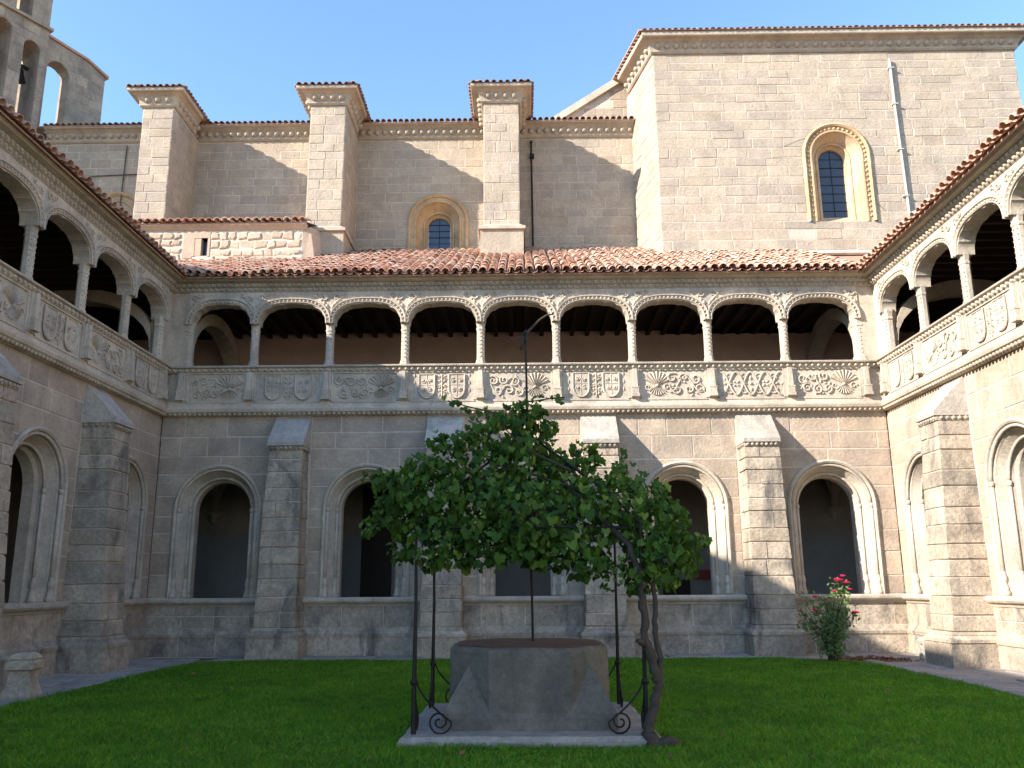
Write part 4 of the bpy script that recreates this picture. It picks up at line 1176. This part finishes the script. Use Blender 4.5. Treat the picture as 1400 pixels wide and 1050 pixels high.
# ------------------------------------------------------------------ iron trellis
TL = thing('iron_trellis', 'thin wrought-iron trellis with scroll feet standing round the well', 'trellis', (WX,WY,0))
posts = {(-1,-1):(-1.21,-1.12), (-1,1):(-1.24,1.12), (1,1):(1.16,1.12), (1,-1):(1.20,-1.16)}
for (sx, sy), (px, py) in posts.items():
    m = MB(); m.tube([(px,py,.08),(px,py,.62),(px+.005,py,1.4),(px+.01*sx,py,2.25)], [.028,.024,.018,.016], 6)
    m.lathe((px,py,.58), [(.03,0),(.045,.03),(.03,.06)], 6)
    po = obj('post', m, 'iron', TL)
    # scroll brace running in towards the well
    for ax in ((1,0),(0,1)):
        d = (-sx*ax[0], -sy*ax[1]); pts = []
        for i in range(9):
            t = i/8; pts.append((px+d[0]*(.03+.36*t**1.6), py+d[1]*(.03+.36*t**1.6), .62-.40*t))
        cx_, cz_ = .27, .22
        for i in range(1, 26):
            a = R(8-i*26); r_ = .13*(1-i/30); pts.append((px+d[0]*(cx_+r_*math.cos(a)), py+d[1]*(cx_+r_*math.cos(a)), cz_+r_*math.sin(a)))
        m = MB(); m.tube(pts, .011, 5); obj('scroll_brace', m, 'iron', po)
m = MB(); m.tube([(.05,0,.95),(.04,0,2.2),(.01,0,3.8),(.0,0,4.72)], [.015,.015,.014,.013], 6)
m.lathe((.0,0,4.60), [(.014,0),(.028,.04),(.022,.09),(.035,.13),(.012,.18)], 7)
obj('centre_pole', m, 'iron', TL)
for (sx, sy), (px, py) in posts.items():
    m = MB(); m.tube([(px,py,2.25),(px*.8,py*.8,2.55),(px*.35,py*.35,3.05),(0,0,3.45)], .014, 5); obj('rafter_rod', m, 'iron', TL)
ring = [posts[k] for k in ((-1,-1),(1,-1),(1,1),(-1,1))]
for i in range(4):
    a, b = ring[i], ring[(i+1)%4]; m = MB(); m.tube([(a[0],a[1],2.2),(b[0],b[1],2.2)], .012, 5); obj('ring_bar', m, 'iron', TL)

# ------------------------------------------------------------------ vine
VN = thing('grapevine', 'grapevine with lobed green leaves trained over the well trellis', 'vine', (WX,WY,0))
def wpt(px, py, Y):
    """trunk and clump stations measured from the ground plan of the trellis"""
    d = fwd*F_PX + rgt*(math.cos(ROLL)*(px-700)+math.sin(ROLL)*(525-py)) + upv*(-math.sin(ROLL)*(px-700)+math.cos(ROLL)*(525-py))
    t = Y/d.y; return Vector((d.x*t, Y, 1.6+d.z*t))
rv = random.Random(11)
def gnarl(pts, rad, n=8, k=6, j=.014):
    P_ = []; R2 = []
    for i in range(len(pts)-1):
        for q in range(k):
            t = q/k; p = Vector(pts[i]).lerp(Vector(pts[i+1]), t); P_.append(p+Vector((rv.uniform(-j,j), rv.uniform(-j,j), 0))); R2.append((rad[i]*(1-t)+rad[i+1]*t)*rv.uniform(.84,1.16))
    m_ = MB(); m_.tube(P_, R2, n); return m_
tk = gnarl([(1.26,-1.30,-.03),(1.20,-1.27,.16),(1.26,-1.25,.36),(1.33,-1.23,.58),(1.29,-1.22,.80),(1.21,-1.22,1.02),(1.21,-1.2,1.3),(1.20,-1.19,1.65),(1.1,-1.1,2.0),(.8,-.8,2.35),(.3,-.3,2.9)], [.10,.062,.05,.05,.052,.045,.042,.04,.036,.03,.02])
obj('trunk', tk, 'bark', VN, smooth=True)
tk = gnarl([(1.33,-1.23,.60),(1.36,-1.22,.85),(1.31,-1.21,1.1),(1.335,-1.2,1.4),(1.32,-1.17,1.7),(1.5,-1.0,2.1),(1.6,-.6,2.4)], [.035,.03,.03,.027,.027,.02,.012], 7, 5, .01); obj('trunk', tk, 'bark', VN, smooth=True)
tk = MB(); tk.tube([(1.25,-1.3,.0),(1.42,-1.33,.05),(1.52,-1.3,.03)], [.07,.06,.03], 7); obj('root', tk, 'bark', VN, smooth=True)
tk = MB(); tk.tube([(1.2,-1.25,.98),(1.15,-1.30,1.02),(1.11,-1.32,1.03)], [.03,.035,.022], 7); obj('pruned_stub', tk, 'bark', VN, smooth=True)
cl = []   # clumps: x, y, z, rx, ry, rz, weight   (relative to the well centre)
def C_(px, py, r, dy, ry=None, wgt=1.0, rz=None):
    p = wpt(px, py, WY+dy); s = r/F_PX*math.hypot(WY+dy, 1.2)*.97
    cl.append((p.x-WX, p.y-WY, p.z, s, ry if ry else s*1.2, (rz/r*s) if rz else s, wgt))
C_(715,572,26,0); C_(690,600,42,-.1); C_(733,604,34,.1); C_(665,640,48,-.3,.7); C_(720,640,55,0,.9); C_(772,657,42,.1,.8); C_(612,628,30,-.6,.4); C_(640,612,14,-.5)
C_(590,680,56,-.4,.9); C_(545,672,34,-.7,.5,.8); C_(530,700,26,-.7,.4,.6); C_(650,700,62,-.8,.7); C_(720,705,66,-.8,.8); C_(795,708,62,-.7,.8); C_(850,690,52,-.4,.9); C_(840,652,18,-.3,.3,.7)
C_(600,738,42,-.9,.5); C_(622,752,26,-1.0,.4); C_(680,742,38,-1.1,.4); C_(760,752,46,-1.0,.5,1,30); C_(810,770,30,-1.0,.4,1,22); C_(720,744,36,-1.0,.4)
C_(890,725,52,-.7,.7); C_(905,762,44,-1.0,.6); C_(935,752,30,-1.0,.4,.8); C_(880,775,36,-1.1,.4); C_(915,705,26,-.8,.4,.6)
C_(665,705,45,.9,.5,.35); C_(770,705,50,1.0,.5,.35)
for _a, _b, _r in ((600,605,16),(578,640,20),(520,655,14),(505,722,14),(548,752,20),(590,768,16),(640,768,15),(690,748,18),(735,765,18),(785,782,16),(828,784,13),(868,796,18),(905,792,20),(940,770,20),(958,738,12),(922,700,18),(903,672,14),(868,676,18),(846,640,12),(808,628,16),(788,612,11),(750,586,14),(735,562,12),(680,575,14),(650,592,14),(630,600,12)): C_(_a, _b, _r, rv.uniform(-1.0,-.2), None, 1.6)
C_(560,705,40,-.6,.5,.8); C_(835,795,14,-1.2,.2,.4); C_(655,765,16,-1.1,.2,.5)
sprigs = [((612,548,-.3),(640,556,-.25),(668,562,-.15),(690,572,0)), ((690,556,0),(720,550,0),(745,546,-.1),(772,543,-.15)), ((968,733,-.9),(940,742,-.9),(915,745,-.9)),
          ((497,727,-.8),(520,715,-.75),(545,700,-.7)), ((497,650,-.75),(520,655,-.7),(548,662,-.65)), ((640,590,-.3),(655,600,-.2)), ((640,575,-.3),(670,590,-.2)),((905,668,-.8),(900,690,-.8)),((852,618,-.3),(845,640,-.3))]
LEAFP = [(0,-.02),(.30,-.24),(.54,-.10),(.50,.14),(.58,.42),(.38,.52),(.20,.80),(0,.95),(-.20,.80),(-.38,.52),(-.58,.42),(-.50,.14),(-.54,-.10),(-.30,-.24)]
def leaf_geo(s, rng):
    cup = rng.uniform(-.6,.9)
    v = [(x*s*.95, (y-.2)*s*.95, (cup*(x*x*1.6+(y-.3)**2*.8)-(0 if y < .7 else .12))*s) for x, y in LEAFP]; v.append((0, .1*s, -.05*s))
    return v, [(i,(i+1)%14,14) for i in range(14)]
leaf_meshes = []
for i in range(6):
    v, f = leaf_geo(.13, rv); me = bpy.data.meshes.new('leaf'); me.from_pydata(v, [], f); me.materials.append(MT['leaf'])
    me.polygons.foreach_set('use_smooth', [True]*len(f)); me.update(); leaf_meshes.append(me)
cand = []
wts = [c_[3]*c_[4]*c_[5]*c_[6] for c_ in cl]; wts = [w_**.7 for w_ in wts]
for i in range(7200):
    c_ = rv.choices(cl, wts)[0]
    while True:
        a = Vector((rv.gauss(0,1), rv.gauss(0,1), rv.gauss(0,1)))
        if a.length > .1: break
    a.normalize(); q = rv.uniform(.2,1.0)**.5
    if rv.random() < .14: q *= rv.uniform(1.0,1.25)
    p = Vector((c_[0]+a.x*c_[3]*q, c_[1]+a.y*c_[4]*q, c_[2]+a.z*c_[5]*q))
    # leaf faces outwards and up
    nrm = (Vector((a.x*.5, a.y*.5-.1, a.z*.4+.5))+Vector((rv.uniform(-1,1), rv.uniform(-1,1), rv.uniform(-.7,.7)))).normalized()
    cand.append((p, nrm, rv.choice((rv.uniform(.035,.065), rv.uniform(.055,.12)))))
for sp in sprigs:
    P_ = [wpt(a, b, WY+c_)-Vector((WX,WY,0)) for a, b, c_ in sp]
    for k in range(len(P_)-1):
        for t in range(7):
            p = P_[k].lerp(P_[k+1], t/7)+Vector((rv.uniform(-.05,.05), rv.uniform(-.05,.05), rv.uniform(-.06,.05)))
            cand.append((p, Vector((rv.uniform(-.7,.7), -.6+rv.uniform(-.4,.4), rv.uniform(0,1))).normalized(), rv.uniform(.055,.09)))
    tk = MB(); tk.tube(P_, .008, 4); obj('shoot', tk, 'bark', VN)
def leaf_rot(nrm):
    down = Vector((rv.uniform(-.6,.6), rv.uniform(-.4,.4), -1)); y = (down-nrm*down.dot(nrm))
    if y.length < .1: y = nrm.orthogonal()
    y.normalize(); x = y.cross(nrm); return Matrix((x, y, nrm)).transposed()
# the leaves that show largest: big, on the near side and outside
cand.sort(key=lambda c_: c_[0].y-2.5*c_[2]-.6*(abs(c_[0].x)))
fol = MB()
order = list(range(len(cand))); front = set(rv.sample(order[:1500], 300))
for i, (p, nrm, s_) in enumerate(cand):
    M = leaf_rot(nrm)
    if i in front:
        o = bpy.data.objects.new('leaf', rv.choice(leaf_meshes)); COL.objects.link(o); o.parent = VN
        o.location = p; o.rotation_euler = M.to_euler(); k = s_/.13*1.15; o.scale = (k,k,k)
    else:
        v, f = leaf_geo(s_, rv); fol.add([tuple(p+M @ Vector(q)) for q in v], f)
obj('foliage', fol, 'leaf', VN, smooth=True, kind='stuff')
for i in range(26):
    c_ = rv.choice(cl); tk = MB()
    p0 = Vector((rv.uniform(-.6,.6), rv.uniform(-.6,.3), rv.uniform(2.3,3.0))); p1 = Vector(c_[:3])
    mid = (p0+p1)/2+Vector((rv.uniform(-.15,.15), rv.uniform(-.15,.15), rv.uniform(-.05,.2)))
    tk.tube([p0, mid, p1], [.014,.011,.006], 5); obj('cane', tk, 'bark', VN)
# bare cane arching out of the pole top
tk = MB(); P_ = [wpt(a, b, WY)-Vector((WX,WY,0)) for a, b in ((712,478),(717,462),(719,456),(728,447),(738,437),(747,431),(758,429))]; tk.tube(P_, [.02,.018,.018,.016,.014,.012,.008], 6); obj('bare_cane', tk, 'bark', VN, smooth=True)
tk = MB(); P_ = [wpt(a, b, WY)-Vector((WX,WY,0)) for a, b in ((717,460),(706,462),(696,467),(688,474))]; tk.tube(P_, [.010,.008,.006,.004], 5); obj('bare_cane', tk, 'bark', VN, smooth=True)

# ------------------------------------------------------------------ rose bush
RB = thing('rose_bush', 'upright rose bush with bright pink blooms at the lawn corner', 'bush', (6.42,18.75,0))
rr = random.Random(9)
lf = MB()
tips = [(-.62,.1,1.05),(-.45,-.1,1.32),(-.1,.05,1.35),(.16,0,1.62),(.30,-.1,1.58),(.38,.1,1.42),(.42,-.1,.98),(.1,.2,1.2),(-.25,-.2,1.0),(.25,-.2,1.1),(-.5,.2,.8),(.05,-.25,.75)]
for i, t in enumerate(tips):
    b0 = Vector((rr.uniform(-.09,.09), rr.uniform(-.09,.09), 0)); tp = Vector(t); md = (b0+tp)/2+Vector((-t[0]*.18, 0, .12))
    m = MB(); m.tube([b0, md, tp], [.016,.012,.006], 5); obj('stem', m, 'bark', RB)
    for k in range(130):
        q = rr.uniform(.12,1.0); p = (b0.lerp(md, q*2) if q < .5 else md.lerp(tp, q*2-1))+Vector((rr.gauss(0,.10), rr.gauss(0,.10), rr.gauss(0,.08)))
        nrm = Vector((rr.uniform(-1,1), rr.uniform(-1,.4), rr.uniform(-.1,1))).normalized(); x = nrm.orthogonal().normalized(); y = nrm.cross(x); s_ = rr.uniform(.028,.055)
        lf.add([tuple(p+x*a*s_+y*b*s_) for a, b in ((0,-1),(.55,-.2),(.4,.5),(0,1),(-.4,.5),(-.55,-.2))], [(0,1,2,3),(0,3,4,5)])
obj('foliage', lf, 'roseleaf', RB, kind='stuff')
for (x, y, z), s_ in (((-.36,-.22,1.30),.075),((.16,-.15,1.63),.11),((.32,-.17,1.58),.095),((.40,-.12,1.45),.06),((.42,-.26,.97),.105),((-.40,-.26,1.04),.07),((.05,-.2,1.42),.06),((-.15,-.25,1.22),.05),((.24,-.22,1.72),.07)):
    m = MB()
    for rg, (n_, rad, tilt) in enumerate(((5,1.0,.35),(5,.75,.8),(4,.45,1.2))):
        for k in range(n_):
            a = 2*math.pi*(k+.5*rg)/n_; d = Vector((math.cos(a), math.sin(a), 0)); e = Vector((-d.y, d.x, 0)); u_ = (d*math.cos(tilt)+Vector((0,0,1))*math.sin(tilt))
            c0 = Vector((x,y,z))
            m.add([tuple(c0), tuple(c0+u_*s_*rad*.6+e*s_*.55), tuple(c0+u_*s_*rad+e*s_*.25+Vector((0,0,.01))), tuple(c0+u_*s_*rad-e*s_*.25), tuple(c0+u_*s_*rad*.6-e*s_*.55)], [(0,1,2,3,4)])
    obj('rose_bloom', m, 'rose', RB)

# ------------------------------------------------------------------ small things
m = MB(); prof = [(.225,0),(.225,.06),(.205,.10),(.165,.22),(.15,.36),(.155,.40),(.20,.43),(.20,.52),(.165,.55),(.18,.58),(.15,.63),(.10,.66)]
q2 = math.sqrt(2); m.lathe((0,0,0), [(a*q2,b) for a,b in prof], 4, math.pi/4)
pd = obj('stone_pedestal', m, 'butt'); pd.location = (-7.46,13.42,.0); pd.rotation_euler = (0,0,R(8))
tag(pd, 'short waisted granite pedestal standing on the paving by the lawn edge', 'pedestal')
m = MB(); m.lathe((0,0,0), [(.16,0),(.18,.06),(.14,.2),(.17,.34),(.20,.42),(.10,.46)], 6)
sf = obj('carved_fragment', m, 'cap'); sf.location = (8.62,19.35,-.01); sf.rotation_euler = (R(4),R(-6),R(20)); tag(sf, 'broken carved stone fragment leaning by the sunlit corner wall', 'stone fragment')
m = MB()
for i in range(420):
    a = rr.gauss(0,.42); b = rr.gauss(0,.16); s_ = rr.uniform(.03,.06); z = .015+max(0,.10-.09*abs(a)-.25*abs(b))*rr.random()
    n_ = Vector((rr.uniform(-.6,.6), rr.uniform(-.9,.3), 1)).normalized(); x = n_.orthogonal().normalized(); y = n_.cross(x); p = Vector((7.25+a, 19.05+b, z))
    m.add([tuple(p+x*s_), tuple(p+y*s_*.6), tuple(p-x*s_), tuple(p-y*s_*.6)], [(0,1,2,3)])
o = obj('fallen_leaves', m, 'deadleaf', kind='stuff'); tag(o, 'drift of brown fallen leaves beside the rose bush', 'leaves')
m = MB()
for i in range(70):
    yy = rr.uniform(8.2,19); xx = rr.uniform(-min(6.9,yy*.62), min(6.9,yy*.62))
    if abs(xx) < 1.45 and abs(yy-10.6) < 1.45: continue
    s_ = rr.uniform(.022,.05); n_ = Vector((rr.uniform(-.5,.5), rr.uniform(-.8,.2), 1)).normalized(); x = n_.orthogonal().normalized(); y = n_.cross(x); p = Vector((xx, yy, .05+rr.uniform(0,.02)))
    m.add([tuple(p+x*s_), tuple(p+y*s_*.65), tuple(p-x*s_), tuple(p-y*s_*.65)], [(0,1,2,3)])
o = obj('scattered_leaves', m, 'deadleaf', kind='stuff'); tag(o, 'scattered dry brown leaves lying on the lawn', 'leaves')
m = MB()
m.hexa([(-9.0,20.86,9.36),(-8.35,20.82,9.40),(-8.35,21.25,9.58),(-9.0,21.3,9.55)],[(-9.0,20.84,9.39),(-8.35,20.80,9.44),(-8.35,21.25,9.62),(-9.0,21.3,9.59)])
o = obj('lead_flashing', m, 'lead'); tag(o, 'crumpled grey lead sheet lying in the roof valley above the corner', 'flashing')
